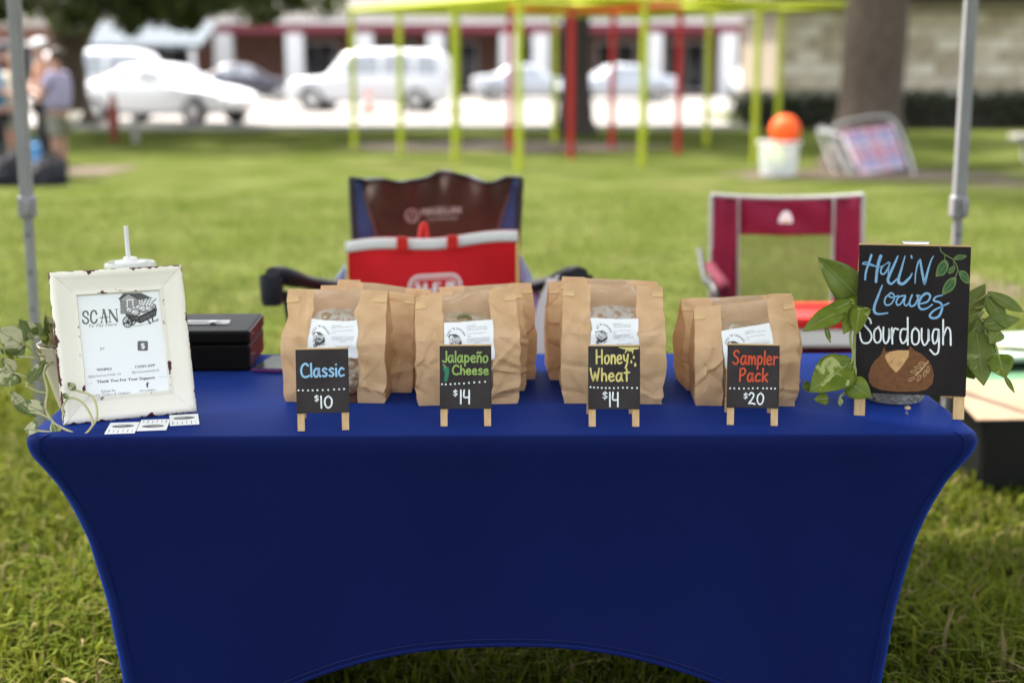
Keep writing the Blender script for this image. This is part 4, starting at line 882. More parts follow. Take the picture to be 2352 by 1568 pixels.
# ------------------------------------------------------------------ maroon camp chair
c2 = thing('camp_chair', 'maroon camp chair with pale piping and see-through mesh back', 'chair', (1.085, 5.2, 0))
HW = .300
def bk2(u, z):
    sag = .018*(1-u*u)
    return (u*HW*(1+.02*(z-.5)), .42 + .05*(1-u*u) - .06 + .10*(z-.45), z - (sag if z > .85 else sag*max(0, (z-.7)/.15)))
def p2f(ua, ub, za, zb, nu=10, nv=10, w=.008): return MB().grid(nu, nv, lambda a, b: (lambda q_: (q_[0], q_[1] + w*math.sin(9*a+5*b), q_[2]))(bk2(lerp(ua, ub, a), lerp(za, zb, b))))
p2f(-.62, .62, .775, .925).build('headrest', M['maroon_fab'], c2, smooth=True, solid=.004)
p2f(-.62, .62, .44, .775, 12, 12, 0).build('mesh_back', M['mesh_fab'], c2, smooth=True)
for s in (-1, 1):
    p2f(s*.63, s*.985, .44, .925).build('side_panel', M['maroon_fab'], c2, smooth=True, solid=.004)
    MB().tube([Vector(bk2(s*.625, z))+Vector((0, -.008, 0)) for z in [.44+.0485*k for k in range(11)]], .010, 8, flat=.5).build('piping', M['grey_pipe'], c2, smooth=True)
    MB().tube([bk2(s*.99, z) for z in [.30+.0625*k for k in range(11)]], .008, 8).build('back_post', M['grey_pipe'], c2, smooth=True)
    MB().tube(cr([(s*.305, .36, .66), (s*.33, .1, .675), (s*.33, -.14, .665), (s*.32, -.18, .62)], 5), .024, 10, flat=.5).build('armrest', M['maroon_shaded'], c2, smooth=True)
    MB().tube(cr([(s*.35, .34, .72), (s*.36, .08, .64), (s*.35, -.15, .62), (s*.30, -.20, .3), (s*.30, -.20, .012)], 5), .011, 8).build('arm_frame', M['dark_plastic'], c2, smooth=True)
    MB().tube([(s*.30, .42, .44), (s*.31, .30, .012)], .011, 8).build('leg', M['dark_plastic'], c2, smooth=True)
    MB().grid(6, 8, lambda a, b: (s*(.305-.03*math.sin(b*3)), lerp(.36, .12, a), lerp(.64, .42, b))).build('arm_skirt', M['maroon_fab'], c2, smooth=True, solid=.003)
MB().tube([Vector(bk2(u, .93)) for u in [-.99+.11*k for k in range(19)]], .0085, 8).build('top_rail', M['grey_pipe'], c2, smooth=True)
MB().grid(10, 10, lambda a, b: ((a-.5)*.58, lerp(-.18, .42, b), .41 - .02*math.sin(a*math.pi))).build('seat', M['maroon_fab'], c2, smooth=True, solid=.006)
A = Art(lambda p, l: Vector(bk2(p[0]/HW, p[1])) + Vector((0, -.016-.0005*l, 0)))
A.poly([(-.026, .832), (.028, .832), (.028, .850), (.020, .872), (.002, .884), (-.016, .872), (-.026, .850)], 'p_white'); A.poly([(-.018, .838), (.018, .838), (.010, .850), (-.006, .846)], 'p_yellow', 2)
A.build(c2, 'emblem')
# red and white box on its seat
bx2 = thing('cooler_box', 'white box with bright red rim on the seat of the maroon chair', 'box', (1.06, 5.22, .422))
MB().box((0, 0, .036), (.50, .30, .068)).build('body', M['white_paint'], bx2, bevel=.012)
MB().box((0, 0, .0935), (.53, .33, .045)).build('lid', M['bright_red'], bx2, bevel=.012)
MB().tube(cr([(-.20, 0, .113), (-.17, 0, .128), (.17, 0, .128), (.20, 0, .113)], 4), .008, 6).build('handle', M['bright_red'], bx2, smooth=True)
# ------------------------------------------------------------------ totes at the right
tt = thing('storage_tote', 'black storage tote with rounded green lid on the grass at the right', 'tote', (1.99, 5.36, 0), R(3))
m = MB()
def rr3(w_, d_, r_, z): return [(x, y, z) for x, y in rrect(w_, d_, r_, (0, 0), 6)]
L0 = [rr3(.30, .32, .06, .0), rr3(.31, .33, .06, .01), rr3(.36, .40, .07, .27), rr3(.365, .405, .07, .28)]; n = len(L0[0])
m.add([p_ for r_ in L0 for p_ in r_], [(i*n+k, i*n+(k+1) % n, (i+1)*n+(k+1) % n, (i+1)*n+k) for i in range(3) for k in range(n)] + [tuple(range(n)), tuple(3*n+k for k in range(n))])
m.build('body', M['tote_black'], tt, smooth=True)
L0 = [rr3(.375, .415, .07, .282), rr3(.395, .435, .08, .285), rr3(.395, .435, .08, .315), rr3(.36, .40, .07, .335), rr3(.33, .37, .05, .328)]; m = MB()
m.add([p_ for r_ in L0 for p_ in r_], [(i*n+k, i*n+(k+1) % n, (i+1)*n+(k+1) % n, (i+1)*n+k) for i in range(4) for k in range(n)] + [tuple(range(n)), tuple(4*n+k for k in range(n))])
m.build('lid', M['tote_green'], tt, smooth=True)
wp = thing('folded_wrap', 'pale mint and yellow wrap folded on the green tote lid', 'wrap', (2.0, 5.40, .331), R(7))
MB().grid(14, 12, lambda u, v: ((u-.5)*.58, (v-.5)*.54, .028+.014*math.sin(u*7+v*4)*math.sin(v*5+1))).build('sheet', M['pale_mint'], wp, smooth=True, solid=.02)
MB().grid(14, 4, lambda u, v: ((u-.5)*.57, -.10+v*.11+.05*(u-.5), .042+.014*math.sin(u*7+v*2))).build('yellow_band', M['yellow_wrap'], wp, smooth=True, solid=.004)
cb = thing('storage_tote', 'open black crate carrying the cardboard sheet at the right edge', 'crate', (1.82, 4.75, 0), R(3))
m = MB(); m.box((0, 0, .012), (.50, .26, .024)); m.build('base', M['tote_black'], cb)
for s in (-1, 1):
    MB().box((0, s*.128, .145), (.50, .016, .24)).build('side', M['tote_black'], cb, bevel=.004); MB().box((s*.246, 0, .145), (.016, .238, .24)).build('end', M['tote_black'], cb, bevel=.004)
cs = thing('cardboard_sheet', 'tan cardboard sheet with folded flap resting on the black crate', 'cardboard', (1.82, 4.76, .272), R(3))
MB().box((.0, .02, .030), (.57, .36, .004), Matrix.Rotation(R(9), 3, 'X')).build('panel', M['cardboard'], cs)
# ------------------------------------------------------------------ folding table and its stretch cloth
tbx, tby = -.020, 3.005; TA = R(.6)
tl = thing('folding_table', 'folding table hidden under the royal blue stretch cloth', 'table', (tbx, tby, 0), TA)
MB().box((0, 0, ZT-.030), (1.76, .73, .042)).build('tabletop', M['white_plastic'], tl, bevel=.008)
for s in (-1, 1):
    for q_ in (-1, 1): MB().tube([(s*.62, q_*.28, .69), (s*.73, q_*.31, .004)], .014, 10).build('leg', M['pole'], tl, smooth=True)
    MB().tube([(s*.70, -.30, .2), (s*.70, .30, .2)], .010, 8).build('brace', M['pole'], tl, smooth=True)
AZ = [(0, .755), (.22, .771), (.37, .788), (.52, .816), (.58, .838), (.643, .868), (.67, .886), (.695, .904), (.705, .909), (.722, .914), (.733, .913), (.7395, .908), (.742, .898)]
BZ = [(0, .335), (.22, .346), (.37, .354), (.52, .366), (.58, .374), (.643, .383), (.67, .388), (.695, .394), (.705, .396), (.722, .399), (.733, .398), (.7395, .394), (.742, .386)]
NP = 240
def perim(i, a, b, r):
    P = []; 
    L1, L2, Q = 2*(a-r), 2*(b-r), math.pi*r/2; tot = 2*L1+2*L2+4*Q; s = (i/NP)*tot
    for (ln, kind) in ((L1, 0), (Q, 1), (L2, 2), (Q, 3), (L1, 4), (Q, 5), (L2, 6), (Q, 7)):
        if s <= ln+1e-9: break
        s -= ln
    t = s/ln; al = t*math.pi/2
    if kind == 0: return (-a+r+s, -b)
    if kind == 1: return (a-r+r*math.sin(al), -b+r-r*math.cos(al))
    if kind == 2: return (a, -b+r+s)
    if kind == 3: return (a-r+r*math.cos(al), b-r+r*math.sin(al))
    if kind == 4: return (a-r-s, b)
    if kind == 5: return (-a+r-r*math.sin(al), b-r+r*math.cos(al))
    if kind == 6: return (-a, b-r-s)
    return (-a+r-r*math.cos(al), -b+r-r*math.sin(al))
def zbot(x, y):
    if abs(y)/.336 > abs(x)/.757: return .300*max(0, 1-(abs(x)/.735)**2.2)
    return .16*max(0, 1-(abs(y)/.31)**2.2)
M['stitch'] = pm('blue_thread', (.006, .013, .075), .6)
cl = thing('tablecloth', 'royal blue stretch cloth fitted over the table with arched hem', 'tablecloth', (tbx, tby, 0), TA)
ztop = [.742, .7415, .7395, .735, .728, .718, .708, .703]
rows = []
rows.append([(lambda p_: (p_[0]*.5, p_[1]*.3, .742))(perim(i, .898, .386, .05)) for i in range(NP)])
for z in ztop: rows.append([(*perim(i, interp(z, AZ), interp(z, BZ), .045), z) for i in range(NP)])
NT = 34
zb_i = [zbot(*perim(i, .757, .336, .045)) for i in range(NP)]
low = []
for k in range(1, NT+1):
    t = (k/NT)**1.25; row = []
    for i in range(NP):
        z = lerp(.703, zb_i[i], t); a, b = interp(z, AZ), interp(z, BZ); x, y = perim(i, a, b, .045)
        g = math.sin(math.pi*t)
        y *= 1 - .035*g*(1-(x/a)**2); x *= 1 - .01*g*(1-(y/b)**2)
        wr_ = .0011*math.sin(34*x + 6*z*8) * math.exp(-((abs(x)-.74)/.1)**2) * g
        dc = math.hypot(abs(x)-.90, z-.70); an = math.atan2(.72-z, .93-abs(x))
        wr_ += .0022*math.sin(an*21+2*math.sin(an*5))*math.exp(-(dc/.30)**2)*min(1, dc/.08) + .0012*math.sin(17*x+2.3*math.sin(6*z))*math.exp(-((z-zb_i[i])/.10)**2)
        wr_ += .0035*noise.noise(Vector((x*3.2, z*4.5, 7)))*g
        row.append((x, y + wr_*(1 if y > 0 else -1), z))
    rows.append(row)
    if k >= NT-1: low.append(row)
m = MB(); m.add([p_ for r_ in rows for p_ in r_], [(i*NP+k, i*NP+(k+1) % NP, (i+1)*NP+(k+1) % NP, (i+1)*NP+k) for i in range(len(rows)-1) for k in range(NP)] + [tuple(range(NP))])
m.build('cover', M['blue_cloth'], cl, smooth=70)
last = rows[-1]
MB().tube([(p_[0]*1.002, p_[1]*1.004, p_[2]+.004) for p_ in last[::2]], .0035, 6, True).build('hem', M['blue_cloth'], cl, smooth=True)
hm = [(p_[0]*1.0035, p_[1]*1.006, p_[2]+.017) for p_ in rows[-1][::2]]
MB().tube(hm, .0008, 5, True).build('stitching', M['stitch'], cl, smooth=True)
for sx in (-1, 1):
    pts = []
    for z in [.742, .74, .735, .72, .70, .66, .6, .5, .4, .3, .2, .1]:
        a, b = interp(z, AZ), interp(z, BZ); pts.append((sx*(a-.036), -b-.0012 + (.010 if z > .741 else 0), z+.0008))
    MB().tube(pts, .0014, 5).build('seam', M['blue_cloth'], cl, smooth=True)
M['pepper'] = pm('roasted_pepper', (.20, .19, .09), .5)
# ------------------------------------------------------------------ bread bags
def bag(px, py, yaw, W=.213, D=.114, H=.245, seed=0, label=None, lab='', group='kraft bread bags on the table', name_txt=None, ingr=None, skew=0.0, lean=.0, loafmat='crust', Hl=0.0, loaf=True, X=None, Y=None, lrot=0, open_top=False, lz=None):
    rd = random.Random(seed)
    p = onz(px, py, ZT) if X is None else Vector((X, Y, ZT))
    t = thing('bread_bag', lab, 'bread bag', (p.x, p.y, ZT+.001), yaw, group)
    ww = .233*W                               # half width of the film window
    cre = []
    for k in range(46):
        pos = Vector((rd.choice((-1, 1))*rd.uniform(.04, W/2), rd.uniform(-D/2, D/2), rd.uniform(.0, .95)**1.1*H))
        n = Vector((rd.gauss(0, 1), rd.gauss(0, .5), rd.gauss(0, 1))).normalized(); d = Vector((rd.gauss(0, .5), rd.gauss(0, 1), rd.gauss(0, .3))).normalized()
        cre.append((pos, n, d, rd.uniform(.004, .0115), rd.uniform(.006, .020), rd.uniform(.04, .11)))
    def disp(v):
        v = Vector(v); o = Vector((0, 0, 0))
        for pos, n, d, a, w_, Rr in cre:
            q_ = v-pos; l = q_.length
            if l < Rr: o += d*a*max(0, 1-abs(n.dot(q_))/w_)*(1-l/Rr)
        o += noise.noise_vector(v*16+Vector((seed*3.1, 0, 0)))*.0034 + noise.noise_vector(v*45+Vector((0, seed, 0)))*.0007
        f = min(1, max(0, v.z)/.012)
        o.z *= .55
        return v + o*f
    def dep(z): return interp(z/H, [(0, D*.96), (.08, D*1.0), (.45, D*1.02), (.62, D*.92), (.80, D*.58), (.92, .022), (1.0, .005)])
    def hw(z): return W/2*(1+.018*math.sin(seed*2.3))*interp(z/H, [(0, .955), (.07, .99), (.5, 1.02), (.8, .985), (1, .97)])
    def cy(z): return lean*(z/H)**1.5 + D/2 + .25*(D-dep(z))*.5
    def zt(x, z): return z + skew*(x/W)*(z/H)**2 
    def front(x, z, off=0):
        b = .007*(1-min(1, abs(x)/(W/2))**2)*math.sin(math.pi*min(1, z/H*1.05))
        v = (x*hw(z)/(W/2), cy(z)-dep(z)/2 - b, zt(x, z)); q_ = disp(v); q_.y -= off; return q_
    def back(x, z): return disp((x*hw(z)/(W/2), cy(z)+dep(z)/2, zt(x, z)))
    zs = lambda v: H*v
    ck = M['kraft']
    for s in (-1, 1):
        MB().grid(26, 80, lambda u, v: front(s*lerp(ww, W/2, u), zs(v))).build('front_panel', ck, t, smooth=12)
        def gus(u, v):
            z = zs(v); x = s*W/2; g = interp(z/H, [(0, .002), (.15, .010), (.6, .030), (1, .05)])
            yy = lerp(cy(z)-dep(z)/2, cy(z)+dep(z)/2, u)
            return disp((s*(hw(z) - g*(1-abs(2*u-1))), yy, zt(x, z)))
        MB().grid(13, 80, gus).build('gusset', ck, t, smooth=12)
        # folded tin tie tab
        fx = W/2-.012
        MB().grid(5, 3, lambda u, v: front(s*(fx+.0125*(2*u-1)), H-.012-.010*(1-v)+.0015*s, .0022)).build('tie_tab', M['kraft2'], t, solid=.0014)
    MB().grid(12, 44, lambda u, v: front(lerp(-ww, ww, u), zs(v), -.0006)).build('window', M['film'], t, smooth=True)
    MB().grid(24, 36, lambda u, v: back(lerp(-W/2, W/2, u), zs(v))).build('back_panel', ck, t, smooth=28)
    MB().grid(12, 4, lambda u, v: (lambda a: (a[0], lerp(front(lerp(-W/2, W/2, u), 0).y, back(lerp(-W/2, W/2, u), 0).y, v), .0005))(front(lerp(-W/2, W/2, u), 0))).build('base', ck, t)
    for s in (-1, 1):   # the folded base seam
        MB().grid(10, 3, lambda u, v: front(s*lerp(ww, W/2-.002, u), .002+.019*v, .0009)).build('base_fold', ck, t, smooth=28)
    if label:
        lz0, lz1 = lz or (.097+Hl, .171+Hl); lx = .0505
        cs_, sn_ = math.cos(lrot), math.sin(lrot)
        def pos(p_, l):                              # p_ in 0..1 label units, y down
            x, z = (p_[0]-.5)*2*lx, lerp(lz1, lz0, p_[1])-(lz0+lz1)/2
            return front(x*cs_-z*sn_+.002, x*sn_+z*cs_+(lz0+lz1)/2, .0016+.00012*l)
        lo = MB().grid(14, 14, lambda u, v: pos((u, v), 0)).build('label', M['label'], t, smooth=True)
        Hm = homog([(240, 405), (737, 393), (722, 765), (222, 772)], [(0, 0), (1, 0), (1, 1), (0, 1)])
        A = Art(lambda p_, l: pos(Hm(p_), 1+l))
        s_ = "HALL'N LOAVES"; c0 = (352, 575)
        for k, chh in enumerate(s_):
            if chh == ' ': continue
            a = R(-62 + 124*k/(len(s_)-1)); r = 108
            px_, py_ = c0[0]+r*.83*math.sin(a), c0[1]-r*math.cos(a); d_ = np.array([math.cos(a), math.sin(a)*.9])
            hwid = (7 if chh not in "'I" else 2)
            A.type(chh, np.array([px_, py_])-d_*hwid, np.array([px_, py_])+d_*hwid, 20, 'ink', 2, bold=1.5)
        cabin_art(A, lambda q_: (272 + (q_[0]-645)*.355, 508 + (q_[1]-245)*.445), 2)
        A.stroke([(462, 420), (444, 730)], 1.2, 'ink3', 2, 0, False)
        A.type('INGREDIENTS:', (470, 446), (566, 443), 8, 'ink2', 2)
        ing = ingr or ['BREAD FLOUR, WATER, SALT']; yy = 462
        for ln in ing: A.type(ln, (468, yy), (672, yy-5), 9, 'ink2', 2); yy += 18
        A.type('Contains the following allergens:', (466, yy+14), (664, yy+9), 8, 'ink2', 2); A.type('Wheat', (466, yy+34), (503, yy+33), 8, 'ink', 2)
        A.stroke([(468, 536), (690, 530)], 1.2, 'ink3', 2, 0, False)
        for k, ln in enumerate(('THIS FOOD IS MADE IN A HOME KITCHEN AND', 'IS NOT INSPECTED BY THE DEPARTMENT OF', 'STATE HEALTH SERVICES OR A LOCAL HEALTH')): A.type(ln, (462, 556+15*k), (692, 551+15*k), 8, 'ink2', 2)
        A.type('DEPARTMENT.', (540, 598), (608, 597), 8, 'ink2', 2)
        A.type('West Point, TX 78963', (500, 652), (652, 648), 13, 'ink2', 2, slant=.2)
        A.poly(rrect(15, 18, 5, (545, 699)), 'ink', 2); A.type('f', (540, 712), (552, 712), 22, 'label', 3, bold=2)
        A.type(name_txt, (294, 697), (372 if len(name_txt) < 9 else 425, 693), 20, 'ink2', 2, slant=.35)
        for o in A.build(lo, 'print'): pass
    if loaf:
        lm = thing('bread_loaf', loaf, 'bread', (p.x, p.y, ZT+.003), yaw, 'loaves inside the bags')
        rx, ry, rz_ = W*.40, D*.43, H*.40
        def lf(u, v):
            a = u*2*math.pi; b = (v-.5)*math.pi
            x, y, z = math.cos(b)*math.cos(a), math.cos(b)*math.sin(a), math.sin(b)
            x = math.copysign(abs(x)**.8, x)
            k = 1 + .05*noise.noise(Vector((x, y, z))*2.5+Vector((seed, 0, 0)))+.02*noise.noise(Vector((x, y, z))*9)
            k *= 1-.05*math.exp(-((x-.25*z)/.07)**2)
            return (rx*x*k, cy(.1)+ry*y*k*(1-.12*max(0, z)), H*.425 + rz_*z*k + Hl*.3)
        MB().grid(32, 22, lf, True).build('crust', M[loafmat], lm, smooth=True)
        if loafmat == 'crust2':
            MB().tube([(-.006+.013*math.cos(a), cy(.1)-.030, H*.425+rz_*.90+.007*math.sin(a)) for a in [-.5+.36*k for k in range(11)]], .0034, 6).build('pepper_slice', M['pepper'], lm, smooth=True)
    return t
bag(769, 926, R(-4), seed=1, label=1, H=.226, lab='front kraft bread bag right behind the Classic sign', name_txt='Classic', loaf='floury sourdough loaf showing in the front Classic bag')
bag(0, 0, R(-3), X=-.315, Y=2.972, H=.211, seed=2, skew=-.018, lab='second kraft bag in the Classic row, just behind the front one', loaf=None)
bag(0, 0, R(-5), X=-.292, Y=3.090, H=.204, seed=3, skew=-.022, lab='rearmost kraft bag in the Classic row', loaf=None)
bag(1076, 931, R(6), seed=4, label=1, H=.223, skew=.016, lab='front kraft bread bag right behind the green lettered sign', name_txt='Jalape\u00f1o Cheese', ingr=['BREAD FLOUR, WATER, SALT,', 'JALAPENOS, CHEDDAR CHEESE'], loafmat='crust2', loaf='pale loaf topped with pepper slices in the front green-sign bag')
bag(0, 0, R(9), X=-.072, Y=2.970, H=.211, seed=5, skew=.010, lab='second kraft bag behind the green lettered sign', loaf=None)
bag(0, 0, R(6), X=-.052, Y=3.088, H=.204, seed=6, skew=.006, lab='rearmost kraft bag behind the green lettered sign', loaf=None)
bag(1408, 929, R(-2), seed=7, label=1, H=.238, W=.213, Hl=.006, skew=-.006, lab='front kraft bread bag right behind the Honey Wheat sign', name_txt='Honey Wheat', ingr=['BREAD FLOUR, WATER, SALT,', 'WHOLE WHEAT FLOUR, HONEY'], loafmat='crust', loaf='white floured loaf showing in the front Honey Wheat bag')
bag(0, 0, R(-2), X=.208, Y=2.975, H=.234, seed=8, W=.213, skew=-.010, lab='second kraft bag in the Honey Wheat row', loaf=None)
bag(0, 0, R(2), X=.188, Y=3.095, H=.212, seed=9, W=.213, lab='rearmost kraft bag in the Honey Wheat row', loaf=None)
bag(1712, 934, R(-2), seed=10, label=1, H=.204, W=.216, D=.125, skew=.026, Hl=-.010, lrot=R(5), lab='front kraft bread bag right behind the Sampler Pack sign', name_txt='Sampler', loafmat='crust3', loaf='golden loaf showing in the front Sampler Pack bag')
bag(0, 0, R(4), X=.496, Y=2.995, H=.192, seed=11, W=.250, D=.125, skew=.010, lab='kraft bag at the back of the Sampler Pack pair', loaf=None)
# ------------------------------------------------------------------ small chalkboard easels
def easel(pxl, pxr, py, yaw, crop, draw, lab, W=.098, Lh=.156, foot=.034, lean=R(12), big=False, group='small chalkboard price signs'):
    c = onz((pxl+pxr)/2, py, ZT); th = .007 if not big else .011; lw = .0135 if not big else .021
    t = thing('chalkboard_sign', lab, 'sign', (c.x, c.y, ZT+.0012), yaw, group)
    Rm = Matrix.Rotation(-lean, 3, 'X')
    def L(x, y, z): return Rm @ Vector((x, y, z))   # board frame: x across, z up the board, y back
    def plank(x0, x1, z0, z1, y0, y1): 
        P = [L(x, y, z) for z in (z0, z1) for y in (y0, y1) for x in (x0, x1)]
        return MB().add(P, [(0, 2, 3, 1), (4, 5, 7, 6), (0, 1, 5, 4), (2, 6, 7, 3), (0, 4, 6, 2), (1, 3, 7, 5)])
    for s in (-1, 1):
        x0, x1 = sorted((s*W/2, s*(W/2-lw)))
        plank(x0, x1, 0, Lh-.002, .0, th).build('leg', M['pine'], t, bevel=.0006)
    plank(-W/2-.0012, W/2+.0012, foot, Lh, -.004, -.0002).build('board', M['board_big' if big else 'board'], t, bevel=.0004)
    plank(-W/2-.0016, W/2+.0016, Lh, Lh+.003, -.0035, th).build('top_strip', M['pine_x'], t, bevel=.0004)
    plank(-W/2+lw+.0003, W/2-lw-.0003, foot+.004, foot+.004+lw*.8, .001, th-.001).build('cross_bar', M['pine_x'], t)
    tp = L(0, th+.004, Lh-.004); by = tp.y + (.052 if not big else .11)
    for s in (-1, 1):
        x = s*(W/2-lw/2); MB().bar((x, tp.y, tp.z), (x, by, .004), lw*.95, th, (0, 1, 0)).build('rear_leg', M['pine'], t, bevel=.0006)
    MB().bar((-W/2+lw, tp.y-.001, tp.z-.005), (W/2-lw, tp.y-.001, tp.z-.005), th, lw*.7).build('rear_bar', M['pine_x'], t)
    if big:
        plank(-.022, .026, Lh+.0032, Lh+.0075, -.002, th).build('hinge', M['chrome'], t, bevel=.001)
        MB().tube([L(-.024, .004, Lh+.007), L(.028, .004, Lh+.007)], .0028, 10).build('hinge_pin', M['chrome'], t, smooth=True)
    h = homog(crop, [(-W/2, Lh), (W/2, Lh), (W/2, foot), (-W/2, foot)])
    def place(p, l): q = h(p); return L(q[0], -.0042-.00012*l, q[1])
    A = Art(place); draw(A); A.build(t, 'painting' if big else 'lettering')
    return t
def dots(A, pts, r=8): 
    for p in pts: A.ell(p, r, r, 'p_white', 2, n=10)
def dollar(A, x, y0, y1, wd=9):
    h = y1-y0; w_ = h*.26
    A.stroke([(x+w_, y0+h*.24), (x, y0+h*.14), (x-w_, y0+h*.30), (x, y0+h*.48), (x+w_, y0+h*.66), (x, y0+h*.86), (x-w_, y0+h*.74)], wd, 'p_white', 2); A.stroke([(x+2, y0), (x-1, y1)], wd*.8, 'p_white', 2, 0)
def d_classic(A):
    A.write('Classic', (268, 628, 996, 885), 17, 'p_blue')
    dots(A, [(243, 1103), (279, 1104), (322, 1106), (360, 1106), (400, 1106), (444, 1106), (490, 1106), (539, 1103), (582, 1102), (623, 1101)])
    dollar(A, 390, 1145, 1202); A.write('10', (412, 515, 1254, 1156), 14, 'p_white')
def d_jal(A):
    A.write('Jalape\u00f1o', (1448, 1838, 868, 778), 14, 'p_lime'); A.write('Cheese', (1535, 1840, 968, 893), 14, 'p_lime')
    A.poly([(1456, 915), (1480, 905), (1504, 912), (1506, 950), (1498, 1000), (1486, 1028), (1470, 1028), (1464, 1005), (1470, 960)], 'p_teal', 2, 3); A.stroke([(1478, 910), (1468, 898), (1455, 888)], 9, 'p_lime', 2)
    dots(A, [(1447, 1049), (1479, 1050), (1519, 1048), (1557, 1045), (1592, 1043), (1633, 1041), (1675, 1036), (1720, 1032), (1765, 1030), (1812, 1026)])
    dollar(A, 1560, 1092, 1148); A.write('14', (1592, 1678, 1206, 1096), 14, 'p_white')
def d_honey(A):
    A.write('Honey', (500, 778, 868, 752), 15, 'p_yellow'); A.write('Wheat', (448, 788, 1012, 905), 15, 'p_yellow')
    A.poly([(690, 731), (872, 733), (872, 745), (850, 752), (828, 750), (818, 792), (806, 762), (790, 770), (776, 758), (755, 782), (748, 778), (760, 752), (720, 742)], 'p_yellow', 2)
    for (x, y, r) in ((827, 818, 11), (806, 855, 11), (840, 880, 13)):
        A.ell((x, y), r*.85, r, 'p_yellow', 2); A.poly([(x-r*.7, y-r*.4), (x, y-r*2.0), (x+r*.7, y-r*.4)], 'p_yellow', 2.3)
    dots(A, [(450, 1061), (481, 1065), (515, 1066), (549, 1068), (584, 1069), (617, 1069), (655, 1070), (692, 1068), (733, 1067), (770, 1066), (812, 1069), (855, 1069)])
    dollar(A, 577, 1097, 1166); A.write('14', (606, 690, 1224, 1106), 14, 'p_white')
def d_samp(A):
    A.write('Sampler', (1626, 2018, 880, 765), 15, 'p_red'); A.write('Pack', (1692, 1938, 1022, 912), 16, 'p_red')
    dots(A, [(1615, 1083), (1652, 1083), (1695, 1083), (1737, 1082), (1778, 1082), (1815, 1079), (1857, 1077), (1905, 1077), (1938, 1077), (1975, 1077), (2009, 1077)])
    dollar(A, 1755, 1117, 1172); A.write('20', (1778, 1910, 1212, 1116), 13, 'p_white')
easel(683, 803, 990, R(6), [(237, 770), (665, 768), (655, 1297), (225, 1295)], d_classic, 'small chalkboard reading Classic $10 in blue and white')
easel(1010, 1130, 980, R(1.5), [(1430, 735), (1862, 728), (1862, 1246), (1435, 1250)], d_jal, 'small chalkboard reading Jalapeno Cheese $14 in green with a pepper')
easel(1350, 1471, 981, R(0), [(438, 720), (876, 725), (876, 1245), (435, 1248)], d_honey, 'small chalkboard reading Honey Wheat $14 with yellow drips')
easel(1667, 1789, 978, R(-5), [(1583, 718), (2030, 718), (2045, 1243), (1598, 1245)], d_samp, 'small chalkboard reading Sampler Pack $20 in orange red')
